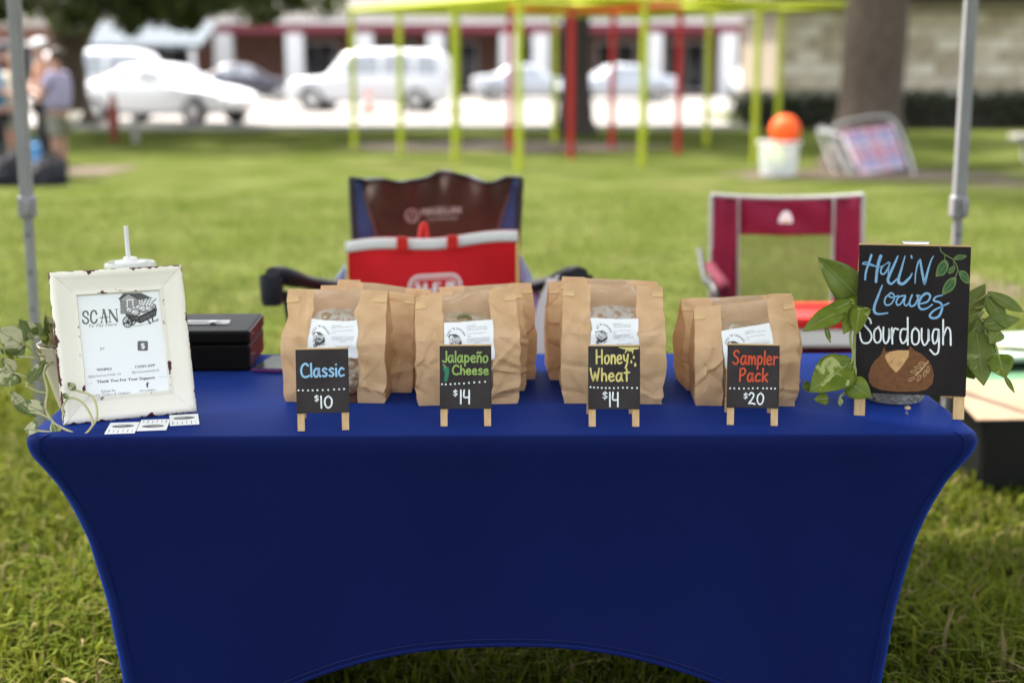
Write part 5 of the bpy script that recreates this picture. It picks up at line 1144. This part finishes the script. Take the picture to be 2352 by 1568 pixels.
def d_big(A):
    B = 'p_sky'; f = lambda a, b: (lambda t: lerp(a, b, math.sin(math.pi*t)))
    A.stroke([(175, 138), (150, 220), (128, 290), (123, 352)], (20, 16), B); A.stroke([(255, 148), (235, 210), (222, 290), (215, 370)], (28, 22), B)
    A.stroke([(215, 238), (140, 222), (100, 214), (130, 200), (215, 236), (260, 238), (322, 200)], 10, B)
    A.stroke([(322, 205), (285, 225), (256, 265), (260, 300), (288, 298), (318, 250), (333, 206), (322, 260), (318, 318)], f(8, 15), B)
    A.stroke([(400, 148), (370, 220), (330, 310), (316, 360), (345, 388), (400, 340)], f(12, 24), B); A.stroke([(460, 150), (430, 260), (405, 350), (415, 384), (450, 384), (500, 335), (520, 298)], f(10, 26), B)
    A.stroke([(514, 146), (518, 166)], 14, B, 1, 0)
    A.stroke([(545, 384), (550, 300), (568, 215), (588, 180)], (10, 16), B); A.stroke([(588, 180), (605, 290), (625, 390)], (18, 22), B); A.stroke([(625, 390), (655, 270), (680, 190), (702, 148)], (22, 8), B)
    A.stroke([(268, 402), (235, 490), (203, 580), (205, 630), (240, 647), (315, 638)], f(12, 22), B)
    A.stroke([(345, 468), (302, 500), (288, 540), (302, 570), (340, 562), (368, 520), (366, 482), (340, 466), (322, 488), (345, 505), (380, 500), (402, 490)], 13, B)
    A.stroke([(462, 488), (412, 500), (387, 540), (397, 570), (427, 556), (465, 492), (452, 550), (470, 576), (496, 550)], 13, B)
    A.stroke([(520, 484), (500, 540), (508, 580), (542, 568), (570, 515), (560, 488), (584, 492)], 15, B)
    A.stroke([(590, 560), (650, 540), (672, 492), (642, 470), (600, 500), (575, 560), (592, 603), (640, 600), (690, 566)], f(12, 20), B)
    A.stroke([(776, 486), (722, 500), (702, 532), (758, 552), (772, 600), (742, 668), (692, 682), (668, 660), (702, 618), (770, 582), (830, 553)], f(10, 20), B)
    W_ = 'p_white'
    for st in ([(175, 725), (165, 690), (135, 675), (110, 700), (120, 740), (170, 800), (180, 850), (155, 890), (110, 890), (88, 850), (82, 803)],
               [(240, 755), (205, 790), (203, 860), (225, 890), (255, 870), (257, 800), (236, 756)], [(280, 760), (278, 850), (298, 896), (324, 860), (328, 768), (332, 850)], [(350, 765), (355, 898)], [(355, 830), (372, 772), (404, 778)],
               [(472, 775), (432, 780), (420, 840), (437, 893), (470, 870), (484, 810)], [(483, 678), (484, 908)], [(545, 765), (520, 800), (520, 880), (545, 906), (575, 880), (576, 800), (546, 764)],
               [(600, 770), (600, 860), (622, 910), (652, 872), (657, 775), (661, 870)], [(742, 780), (705, 780), (690, 840), (702, 898), (733, 862), (742, 780), (744, 900), (735, 970), (708, 987), (688, 970), (670, 950)],
               [(780, 695), (778, 905)], [(779, 840), (810, 764), (838, 790), (842, 910)]): A.stroke(st, 15, W_)
    A.poly([(290, 922), (268, 972), (250, 1005), (210, 1040), (175, 1095), (155, 1165), (165, 1225), (195, 1260), (260, 1285), (400, 1300), (560, 1300), (640, 1280), (690, 1230), (700, 1160), (685, 1090), (655, 1040), (600, 985), (540, 955), (500, 915), (493, 950), (400, 950), (298, 966)], 'p_brown')
    A.poly([(292, 995), (330, 970), (400, 955), (494, 955), (490, 1000), (455, 1060), (420, 1110), (385, 1140), (340, 1095), (310, 1050)], 'p_tan', 2)
    rd = random.Random(6)
    for k in range(90):
        x, y = rd.uniform(190, 670), rd.uniform(1000, 1280)
        if 290 < x < 500 and y < 1140-abs(x-385)*1.2: continue
        if ((x-428)/265)**2 + ((y-1130)/160)**2 > .9: continue
        l = rd.uniform(10, 34); sl = .9 if x < 400 else -.7; A.stroke([(x, y), (x+l*.7, y+l*sl)], 2.6, 'p_dbrown', 3, 0, False)
    for k in range(16): x = rd.uniform(320, 450); y = rd.uniform(975, 1090); A.stroke([(x, y), (x+22, y-5)], 2.5, 'p_brown', 3, 0, False)
    for k in range(9):
        t = k/8; A.stroke([(lerp(296, 385, t), lerp(1020, 1140, t)), (lerp(310, 392, t), lerp(1030, 1118, t))], 6, 'p_tan', 3, 0); A.stroke([(lerp(490, 385, t), lerp(1010, 1140, t)), (lerp(474, 378, t), lerp(1018, 1122, t))], 6, 'p_tan', 3, 0)
    A.stroke([(550, 1162), (600, 1112), (655, 1045)], (13, 9), 'p_cream', 4)
    for (x, y, a) in ((598, 1066, -.1), (570, 1098, 0), (533, 1132, .05), (515, 1195, -.5), (577, 1185, -1.1), (625, 1148, -1.3), (652, 1115, -1.5)): A.ring((x, y), 28, 10, 5, 'p_cream', 4, a)
    A.stroke([(757, 75), (770, 115), (820, 150), (870, 185), (905, 260), (885, 330)], 9, 'p_green', 2); A.stroke([(795, 135), (797, 182)], 6, 'p_green', 2, 0); A.stroke([(872, 190), (874, 240)], 6, 'p_green', 2, 0); A.stroke([(903, 265), (925, 290)], 6, 'p_green', 2, 0)
    for lf in ([(720, 326), (728, 262), (752, 212), (795, 180), (826, 212), (822, 262), (790, 312), (752, 322)], [(870, 172), (902, 142), (940, 138), (982, 150), (946, 178), (900, 184)], [(824, 302), (832, 262), (856, 240), (880, 236), (880, 268), (862, 296)],
               [(775, 482), (782, 415), (812, 365), (850, 338), (890, 334), (888, 390), (862, 440), (818, 468)], [(915, 284), (955, 276), (990, 306), (1001, 345), (1000, 388), (955, 374), (924, 335)]):
        A.poly(lf, 'p_green', 3, 3); c = np.mean(lf, 0); tip = np.array(lf[0], float); end = c*2-tip
        A.poly([tuple(c + (np.array(p)-c)*.72) for p in lf], 'p_dgreen', 4, 2)
        A.stroke([tuple(lerp(tip, end, .12)), tuple(lerp(tip, end, .9))], 4, 'p_green', 5, 0)
        d = (end-tip)/np.hypot(*(end-tip)); n_ = np.array([-d[1], d[0]])
        for k in range(5):
            b_ = lerp(tip, end, .22+.14*k); s = 15 if abs(tip[0]-end[0]) > 40 else 10
            for sg in (-1, 1): A.stroke([tuple(b_), tuple(b_+d*s+n_*sg*s)], 3, 'p_green', 5, 0, False)
easel(1974, 2200, 960, R(-10), [(78, 48), (1015, 72), (957, 1340), (45, 1308)], d_big, 'large black chalkboard painted with Sourdough lettering and a brown loaf', W=.212, Lh=.341, foot=.046, lean=R(10), big=True, group='chalkboards')
# ------------------------------------------------------------------ distressed picture frame
fa, fb = onz(147, 978, ZT), onz(453, 947, ZT)
FW = (fb-fa).length; FYAW = math.atan2(fb.y-fa.y, fb.x-fa.x); FH = .302; FL = R(17)
pf = thing('picture_frame', 'chipped white picture frame with a printed payment sheet', 'picture frame', ((fa.x+fb.x)/2, (fa.y+fb.y)/2, ZT+.0015), FYAW)
Rf = Matrix.Rotation(-FL, 3, 'X')
def FLc(x, y, z): return Rf @ Vector((x, y, z))
BWD = .050                                          # width of the moulding
prof = [(0, .018), (0, .002), (.003, -.003), (.010, -.005), (.015, -.002), (.020, .0), (.030, .002), (.038, .005), (.043, .005), (.045, .003), (.0475, .003), (.050, .008), (.050, .014)]
crn = [(-FW/2, 0), (FW/2, 0), (FW/2, FH), (-FW/2, FH)]
for k in range(4):
    a, b = np.array(crn[k]), np.array(crn[(k+1) % 4]); d = (b-a)/np.hypot(*(b-a)); n_ = np.array([-d[1], d[0]])
    Vv = []; ed = []; NS = 40; Fc = []
    for i in range(NS):
        for (o_, y) in prof:
            t = i/(NS-1); q0 = a + d*o_ + n_*o_; q1 = b - d*o_ + n_*o_; q = lerp(q0, q1, .0012+t*(1-.0024))
            Vv.append(FLc(q[0], y, q[1])); e_ = max(0, 1-abs(o_)/.006)**.7 if o_ < .02 else (.62 if .041 < o_ < .049 else .12)
            ed.append(max(e_, .10))
    npf = len(prof)
    for i in range(NS-1):
        for j in range(npf): Fc.append((i*npf+j, i*npf+(j+1) % npf, (i+1)*npf+(j+1) % npf, (i+1)*npf+j))
    Fc += [tuple(range(npf)), tuple((NS-1)*npf+j for j in range(npf))]
    mo = MB(); mo.add(Vv, Fc); o = mo.build('rail', M['chipped'], pf, smooth=50)
    at = o.data.color_attributes.new('edge', 'FLOAT_COLOR', 'POINT')
    for i, e_ in enumerate(ed): at.data[i].color = (e_, e_, e_, 1)
def flat(x0, x1, z0, z1, y): return MB().add([FLc(x0, y, z0), FLc(x1, y, z0), FLc(x1, y, z1), FLc(x0, y, z1)], [(0, 1, 2, 3)])
IW, I0, I1 = FW/2-BWD, BWD, FH-BWD
pap = flat(-IW-.002, IW+.002, I0-.002, I1+.002, .0105).build('paper', M['label'], pf)
MB().box(FLc(0, .0165, FH/2), (FW-.02, .003, FH-.02), Rf).build('backing', M['cardboard'], pf)
MB().bar(FLc(0, .021, FH*.72), (0.0, FH*.27+.09, .002), .05, .004, (0, 1, 0)).build('stand', M['cardboard'], pf)
h_ = homog([(248, 283), (1028, 228), (1115, 1200), (330, 1275)], [(-IW, I1), (IW, I1), (IW, I0), (-IW, I0)])
A = Art(lambda p, l: (lambda q: FLc(q[0], .0104-.00010*l, q[1]))(h_(p)))
cabin_art(A, lambda q: q, 2)
S_ = 'ink2'
A.stroke([(352, 462), (345, 435), (322, 428), (303, 450), (312, 475), (345, 500), (352, 530), (332, 548), (308, 540), (300, 515)], 16, S_)
A.stroke([(432, 455), (420, 425), (396, 425), (380, 455), (378, 510), (395, 540), (420, 538), (436, 508)], 17, S_)
A.stroke([(478, 540), (490, 470), (500, 412)], 9, S_, 1, 0); A.stroke([(500, 412), (516, 470), (528, 535)], 19, S_, 1, 0); A.stroke([(462, 490), (545, 484)], 8, S_, 1, 0)
A.stroke([(560, 532), (556, 415)], 9, S_, 1, 0); A.stroke([(558, 415), (592, 470), (628, 525)], 20, S_, 1, 0); A.stroke([(632, 528), (622, 408)], 9, S_, 1, 0)
for x, y in ((478, 541), (528, 536), (561, 533), (556, 413), (622, 407), (500, 412)): A.stroke([(x-13, y+1), (x+13, y-1)], 6, S_, 1, 0)
A.type('To Pay Here', (345, 588), (622, 566), 30, 'ink2', 1, slant=.35)
A.type('JH', (459, 806), (500, 803), 26, 'ink2', 2)
A.poly(rrect(50, 48, 14, (870, 765)), 'ink2', 1); A.type('$', (852, 790), (890, 788), 52, 'label', 2, bold=4)
A.type('VENMO', (424, 1014), (568, 1004), 26, 'ink2', 1, bold=3); A.type('@Johanna-Hall-10', (344, 1078), (657, 1050), 22, 'ink2')
A.type('CASH APP', (792, 984), (986, 968), 26, 'ink2', 1, bold=3); A.type('$JohannaHall10', (764, 1036), (1024, 1014), 22, 'ink2')
A.type('Thank You For Your Support', (424, 1132), (984, 1088), 28, 'ink', 1, bold=3)
A.stroke([(326, 1138), (386, 1133)], 3, 'ink3', 1, 0, False); A.stroke([(1020, 1072), (1106, 1066)], 3, 'ink3', 1, 0, False)
A.type('f', (896, 1176), (924, 1174), 52, 'ink', 1, bold=6); A.type("LET'S CONNECT", (834, 1216), (990, 1204), 15, 'ink2', 1, bold=1)
A.type('Follow for', (462, 1230), (604, 1214), 28, 'ink2', 1, slant=.35); A.type('Weekly Orders & Updates', (336, 1270), (740, 1236), 26, 'ink2', 1, slant=.35)
A.build(pap, 'print')
# ------------------------------------------------------------------ business cards
def card(cx_, cy_, rz, lab, flip):
    p = onz(cx_, cy_, ZT); t = thing('business_card', lab, 'card', (p.x, p.y, ZT+.0022), rz, 'cards in front of the frame')
    MB().box((0, 0, 0), (.056, .086, .0009)).build('stock', M['label'], t)
    s = -1 if flip else 1
    A = Art(lambda q, l: Vector((q[0]*s, q[1]*s, .0005+.0001*l)))
    A.ell((0, .012), .019, .009, 'ink2', 1); A.ell((-.004, .014), .010, .004, 'ink3', 2); A.ring((0, .012), .020, .010, .002, 'ink', 2)
    for k in range(6): 
        x = -.022+.0088*k; A.stroke([(x, -.036), (x, -.012-.004*(k % 3))], .0016, 'ink3' if k % 2 else 'ink2', 1, 0, False)
    A.build(t, 'print')
card(281, 985, R(8), 'leftmost white business card lying in front of the picture frame', False)
card(353, 978, R(8), 'middle white business card in front of the picture frame', True)
card(423, 966, R(14), 'rightmost white business card by the frame corner', False)
# ------------------------------------------------------------------ cash box, phone, tumbler
cbx = thing('cash_box', 'black metal cash box with dark red side and chrome handle', 'cash box', (-.755, 3.30, ZT+.001), R(2))
MB().box((0, 0, .031), (.30, .235, .062)).build('base', M['black_metal'], cbx, bevel=.006)
lid = MB().box((0, 0, .0785), (.304, .239, .031)).build('lid', M['black_metal'], cbx, bevel=.007)
MB().box((.1515, 0, .0785), (.003, .225, .027)).build('side_plate', M['red_metal'], cbx, bevel=.001)
MB().box((.1503, 0, .031), (.0025, .22, .052)).build('side_plate', M['red_metal'], cbx, bevel=.001)
for z in (.079, .031): MB().lathe([(.003, -.0012), (.003, .0012)], 10, (.1535, -.07, z), 'x').build('rivet', M['chrome'], cbx)
MB().box((0.03, -.01, .0950), (.12, .045, .0022)).build('handle_plate', M['chrome'], lid, bevel=.0008)
MB().tube(cr([(-.02, -.02, .097), (-.02, -.03, .0995), (.08, -.03, .0995), (.08, -.02, .097)], 4), .0025, 8).build('handle', M['chrome'], lid, smooth=True)
MB().lathe([(.008, .0965), (.008, .101), (.003, .103)], 14, (.055, -.032, 0)).build('lock', M['chrome'], lid, smooth=True)
ph = thing('mobile_phone', 'dark phone with purple edge lying beside the cash box', 'phone', (-.547, 3.245, ZT+.001), R(-9))
MB().box((0, 0, .0045), (.076, .152, .009)).build('case', M['purple'], ph, bevel=.003); MB().box((0, 0, .0095), (.069, .145, .0012)).build('screen', M['phone'], ph, bevel=.0003)
cup = thing('tumbler', 'clear tumbler with white lid and straw behind the picture frame', 'cup', (-.818, 3.025, ZT+.001))
MB().lathe([(.034, 0), (.036, .004), (.049, .254), (.0495, .258), (.0475, .258), (.034, .008), (.0, .006)], 28).build('wall', M['clear'], cup, smooth=True)
MB().lathe([(.0530, .252), (.0550, .260), (.0550, .270), (.051, .275), (.048, .270), (.0, .271)], 28).build('lid', M['clear'], cup, smooth=True)
MB().lathe([(.033, .271), (.033, .276), (.016, .278), (.014, .285), (.0, .285)], 22, sy=.8).build('lid_cap', M['white_plastic'], cup, smooth=True)
MB().tube([(.002, 0, .02), (-.001, 0, .20), (-.006, 0, .352)], .0048, 12).build('straw', M['white_fab'], cup, smooth=True)
# ------------------------------------------------------------------ potted vines
def leaf(parent, org, B, T, wd, mat, nrm=None, curl=.18, fold=.25, shape='heart'):
    B, T = Vector(B), Vector(T); ax = T-B; L = ax.length; ax.normalize()
    N = Vector(nrm) if nrm else (Vector((0, 0, CAMZ))-B).normalized() + Vector((0, 0, .25))
    N = (N - ax*N.dot(ax)).normalized(); S = ax.cross(N)
    def hw(u):
        if shape == 'thin': return wd/2*math.sin(math.pi*min(1, u*.95+.03))
        return wd/2*(math.sin(math.pi*(u**.62))**.85 if u < 1 else 0)
    def f(u, v):
        s = (u-.5)*2; w_ = hw(max(.0, min(1, v))); back = -.10*L*abs(s)*(1-v)**4*(shape == 'heart')
        z = -curl*L*v*v + curl*L*.35*v + fold*abs(s)*w_ - fold*.5*w_*s*s + .03*wd*math.sin(7*v+2*s)
        return B + ax*(v*L+back) + S*(s*w_) + N*z - org
    o = MB().grid(7, 11, f).build('leaf', M[mat], parent, smooth=True, solid=.0006)
    MB().tube([Vector(f(.5, v))+N*.0006 for v in (.0, .2, .4, .6, .8, .95)], [.0011, .001, .0009, .0007, .0005, .0003], 5).build('midrib', M['stem'], o, smooth=True)
    return o
def vine(parent, org, pts, r, mat, name='stem'):
    return MB().tube(cr([Vector(p)-org for p in pts], 6), r, 7).build(name, M[mat], parent, smooth=True)
# left plant (pixels of the zoom [0,540,680,1140], 2.613 px per photo px)
def c1p(x, y, Y): return atY(x/2.613/1.0629, (y/2.613+540)/1.0631, Y)
po = Vector((-.893, 2.845, ZT+.001))
lp = thing('potted_plant', 'variegated trailing vine in a cream faceted pot beside the picture frame', 'plant', po)
NPT = 12; m = MB(); rr_ = []
for (r_, z, tw) in ((.036, 0, 0), (.038, .004, 0), (.074, .128, .5), (.077, .134, .5), (.071, .134, .5), (.068, .118, .5)):
    rr_.append([(r_*math.cos(2*math.pi*(k+tw)/NPT), r_*math.sin(2*math.pi*(k+tw)/NPT), z) for k in range(NPT)])
fc = []
for i in range(5):
    for k in range(NPT):
        a, b, c, d = i*NPT+k, i*NPT+(k+1) % NPT, (i+1)*NPT+(k+1) % NPT, (i+1)*NPT+k
        fc += [(a, b, d), (b, c, d)]
m.add([p for r in rr_ for p in r], fc + [tuple(range(NPT-1, -1, -1))]); m.build('pot', M['pot'], lp, bevel=.002)
MB().lathe([(.0, .112), (.065, .114), (.0655, .116), (0, .120)], 20).build('soil', M['soil'], lp, smooth=True)
rt = po + Vector((-.02, -.02, .115))
V1 = 'stem_pale'
for pts in ([rt, c1p(270, 850, 2.80), c1p(190, 730, 2.76)], [rt, c1p(320, 850, 2.82), c1p(265, 690, 2.80)], [rt, c1p(300, 905, 2.78), c1p(215, 872, 2.74), c1p(90, 862, 2.72)], [rt, c1p(250, 860, 2.78), c1p(180, 800, 2.75), c1p(135, 790, 2.73)],
            [rt, c1p(330, 820, 2.82), c1p(350, 790, 2.83)], [rt, c1p(285, 950, 2.75), c1p(302, 1080, 2.72), c1p(290, 1190, 2.70), c1p(330, 1270, 2.675), c1p(380, 1310, 2.66), c1p(520, 1362, 2.635), c1p(592, 1300, 2.645), c1p(620, 1230, 2.655), c1p(590, 1120, 2.68), c1p(480, 1076, 2.70)],
            [c1p(592, 1300, 2.645), c1p(578, 1235, 2.66), c1p(520, 1150, 2.675), c1p(440, 1128, 2.685), c1p(398, 1190, 2.68), c1p(410, 1240, 2.675)], [c1p(298, 1095, 2.72), c1p(240, 1085, 2.71), c1p(168, 1050, 2.70)], [c1p(283, 1012, 2.745), c1p(190, 1000, 2.72), c1p(85, 965, 2.71)],
            [c1p(292, 1190, 2.70), c1p(230, 1195, 2.69), c1p(170, 1185, 2.685)], [c1p(330, 1270, 2.675), c1p(260, 1230, 2.67), c1p(180, 1215, 2.67)], [c1p(340, 1285, 2.67), c1p(385, 1330, 2.655), c1p(330, 1345, 2.645), c1p(235, 1335, 2.64)], [c1p(335, 1285, 2.67), c1p(325, 1320, 2.655), c1p(340, 1350, 2.645)]):
    vine(lp, po, pts, .0023, V1)
for (b, t, yb, yt, w_, mt, cu, shp) in (((360, 785), (292, 600), 2.83, 2.80, .036, 'pothos_var', .1, 'heart'), ((140, 792), (-12, 690), 2.73, 2.69, .056, 'pothos_var', .2, 'heart'), ((150, 800), (-8, 832), 2.74, 2.71, .040, 'pothos_var', .1, 'heart'),
        ((120, 712), (130, 785), 2.74, 2.72, .020, 'pothos', .2, 'heart'), ((200, 740), (140, 640), 2.76, 2.73, .040, 'pothos_var', .35, 'heart'), ((205, 735), (255, 640), 2.76, 2.78, .034, 'pothos_var', .3, 'heart'), ((90, 862), (35, 825), 2.72, 2.70, .020, 'pothos', .1, 'heart'),
        ((82, 958), (15, 870), 2.71, 2.69, .030, 'pothos_var', .2, 'heart'), ((85, 965), (8, 1045), 2.71, 2.68, .048, 'pothos_var', .1, 'heart'), ((290, 880), (150, 1075), 2.76, 2.68, .022, 'pothos_var', -.28, 'thin'), ((178, 1232), (62, 1082), 2.67, 2.66, .024, 'pothos_var', -.2, 'thin'),
        ((262, 1212), (122, 1150), 2.68, 2.67, .034, 'pothos_var', .12, 'heart'), ((236, 1335), (155, 1325), 2.64, 2.635, .036, 'pothos_var', .05, 'heart'), ((336, 1290), (398, 1452), 2.66, 2.615, .017, 'pothos_var', .15, 'thin'), ((480, 1078), (435, 1030), 2.70, 2.69, .016, 'pothos_var', .1, 'thin'),
        ((440, 1128), (398, 1100), 2.685, 2.68, .012, 'pothos_var', .1, 'thin'), ((265, 690), (300, 790), 2.80, 2.80, .018, 'pothos', .2, 'thin'), ((300, 790), (262, 850), 2.81, 2.80, .014, 'pothos', .2, 'thin')):
    leaf(lp, po, c1p(*b, yb), c1p(*t, yt), w_, mt, curl=cu, shape=shp)
# right plant (pixels of the zoom [1940,560,2500,1100], 2.904 px per photo px)
def c4p(x, y, Y): return atY((x/2.904+1940)/1.0629, (y/2.904+560)/1.0631, Y)
po2 = Vector((.800, 2.905, ZT+.001))
rp = thing('potted_plant', 'green trailing pothos in a woven grey pot behind the large chalkboard', 'plant', po2)
M['woven'] = pm('woven_grey', (.24, .23, .23), .6, (.42, .41, .41), 60, .4, 300)
MB().lathe([(.050, 0), (.056, .004), (.064, .05), (.066, .11), (.069, .115), (.069, .121), (.063, .121), (.060, .105)], 28).build('pot', M['woven'], rp, smooth=True)
for z in (.012, .028, .044, .06, .076, .092):
    MB().tube([((.0575+.0075*min(1, z/.06)+.0012*(-1)**k)*math.cos(2*math.pi*k/40), (.0575+.0075*min(1, z/.06)+.0012*(-1)**k)*math.sin(2*math.pi*k/40), z+.004*(-1)**k) for k in range(40)], .0028, 5, True).build('weave_band', M['grey_pipe'], rp, smooth=True)
MB().lathe([(.0, .103), (.059, .105), (.0595, .107), (0, .110)], 20).build('soil', M['soil'], rp, smooth=True)
chm = thing('key_charm', 'tiny metal charm hanging below the edge of the large chalkboard', 'charm', c4p(795, 1250, 2.775))
chm.location.z = ZT+.0012
MB().tube(cr([(0, 0, .004), (.001, 0, .012), (0, 0, .020)], 4), .0022, 8).build('stem', M['chrome'], chm, smooth=True)
MB().lathe([(.0015, .010), (.006, .012), (.006, .016), (.0015, .018)], 12, (.002, 0, 0)).build('knob', M['kraft2'], chm, smooth=True)
MB().lathe([(.0035, 0), (.0035, .003), (.001, .005)], 10).build('tip', M['chrome'], chm, smooth=True)
r2 = po2 + Vector((0, 0, .107)); rl, rrt = po2 + Vector((-.05, -.02, .11)), po2 + Vector((.05, -.01, .11))
for pts in ([rl, c4p(500, 560, 2.86), c4p(445, 480, 2.84)], [rl, c4p(480, 620, 2.84), c4p(400, 590, 2.80), c4p(325, 578, 2.78)], [c4p(470, 560, 2.84), c4p(425, 530, 2.81), c4p(380, 520, 2.79)], [rl, c4p(430, 650, 2.80), c4p(398, 720, 2.78), c4p(397, 800, 2.77), c4p(416, 870, 2.765), c4p(395, 950, 2.76), c4p(290, 1030, 2.74)],
            [rl, c4p(436, 730, 2.79), c4p(425, 860, 2.775), c4p(425, 960, 2.765), c4p(432, 1010, 2.76), c4p(415, 1090, 2.745), c4p(388, 1100, 2.74)], [c4p(425, 960, 2.765), c4p(380, 1130, 2.745), c4p(325, 1185, 2.735), c4p(328, 1230, 2.73)], [rrt, c4p(1240, 585, 2.88), c4p(1300, 560, 2.86), c4p(1378, 540, 2.84)], [rrt, c4p(1240, 550, 2.88), c4p(1310, 500, 2.86), c4p(1375, 455, 2.84)],
            [rrt, c4p(1290, 600, 2.86), c4p(1320, 640, 2.84), c4p(1358, 668, 2.82)], [rrt, c4p(1280, 690, 2.86), c4p(1300, 620, 2.84), c4p(1345, 580, 2.83)], [rrt, c4p(1300, 680, 2.85), c4p(1360, 740, 2.82), c4p(1420, 810, 2.80), c4p(1446, 900, 2.79)], [rrt, c4p(1270, 720, 2.85), c4p(1300, 745, 2.83)], [rl, c4p(480, 500, 2.85), c4p(470, 510, 2.83)], [rrt, c4p(1230, 900, 2.84), c4p(1220, 955, 2.83)]):
    vine(rp, po2, pts, .0026, 'stem')
for (b, t, yb, yt, w_, mt, cu, shp) in (((443, 478), (185, 205), 2.84, 2.80, .070, 'pothos_pale', .12, 'heart'), ((325, 576), (68, 705), 2.78, 2.74, .044, 'pothos', .18, 'heart'), ((385, 520), (150, 628), 2.79, 2.76, .030, 'pothos', .12, 'heart'),
        ((475, 500), (352, 718), 2.82, 2.75, .056, 'pothos', .15, 'heart'), ((462, 560), (432, 738), 2.79, 2.745, .036, 'pothos', .15, 'heart'), ((345, 500), (450, 455), 2.83, 2.84, .03, 'pothos_pale', .1, 'heart'), ((215, 672), (255, 805), 2.76, 2.75, .010, 'pothos', .1, 'thin'), ((375, 960), (112, 1135), 2.755, 2.70, .080, 'pothos', .12, 'heart'),
        ((400, 945), (235, 985), 2.76, 2.74, .040, 'pothos', .1, 'heart'), ((385, 1090), (545, 1188), 2.74, 2.715, .048, 'pothos', .12, 'heart'), ((235, 1200), (145, 1200), 2.735, 2.72, .026, 'pothos', .2, 'heart'), ((105, 1115), (55, 1115), 2.74, 2.73, .024, 'pothos', .1, 'heart'), ((328, 1190), (322, 1250), 2.735, 2.73, .010, 'pothos', .1, 'thin'),
        ((1215, 600), (1352, 385), 2.88, 2.87, .046, 'pothos_pale', .1, 'heart'), ((1235, 520), (1235, 650), 2.89, 2.86, .04, 'pothos_pale', .1, 'heart'), ((1368, 440), (1625, 592), 2.84, 2.80, .026, 'pothos_pale', -.12, 'thin'), ((1378, 490), (1512, 715), 2.84, 2.80, .034, 'pothos_pale', -.1, 'heart'), ((1352, 675), (1606, 632), 2.82, 2.80, .036, 'pothos_pale', .1, 'heart'),
        ((1290, 735), (1340, 1102), 2.83, 2.77, .068, 'pothos_pale', .1, 'heart'), ((1450, 725), (1385, 805), 2.81, 2.79, .034, 'pothos_pale', .15, 'heart'), ((1235, 640), (1340, 735), 2.86, 2.83, .04, 'pothos_pale', .12, 'heart'), ((1446, 895), (1490, 1050), 2.79, 2.76, .052, 'pothos', .1, 'heart'), ((1480, 1025), (1562, 1160), 2.77, 2.76, .010, 'pothos', .1, 'thin'),
        ((1225, 950), (1270, 1060), 2.84, 2.82, .05, 'pothos', .1, 'heart'), ((1300, 650), (1380, 760), 2.84, 2.82, .034, 'pothos_pale', .1, 'heart'), ((1220, 880), (1225, 800), 2.86, 2.86, .04, 'pothos_pale', .1, 'heart'), ((1390, 820), (1430, 860), 2.81, 2.80, .018, 'pothos', .1, 'heart')):
    leaf(rp, po2, c4p(*b, yb), c4p(*t, yt), w_, mt, curl=cu, shape=shp)
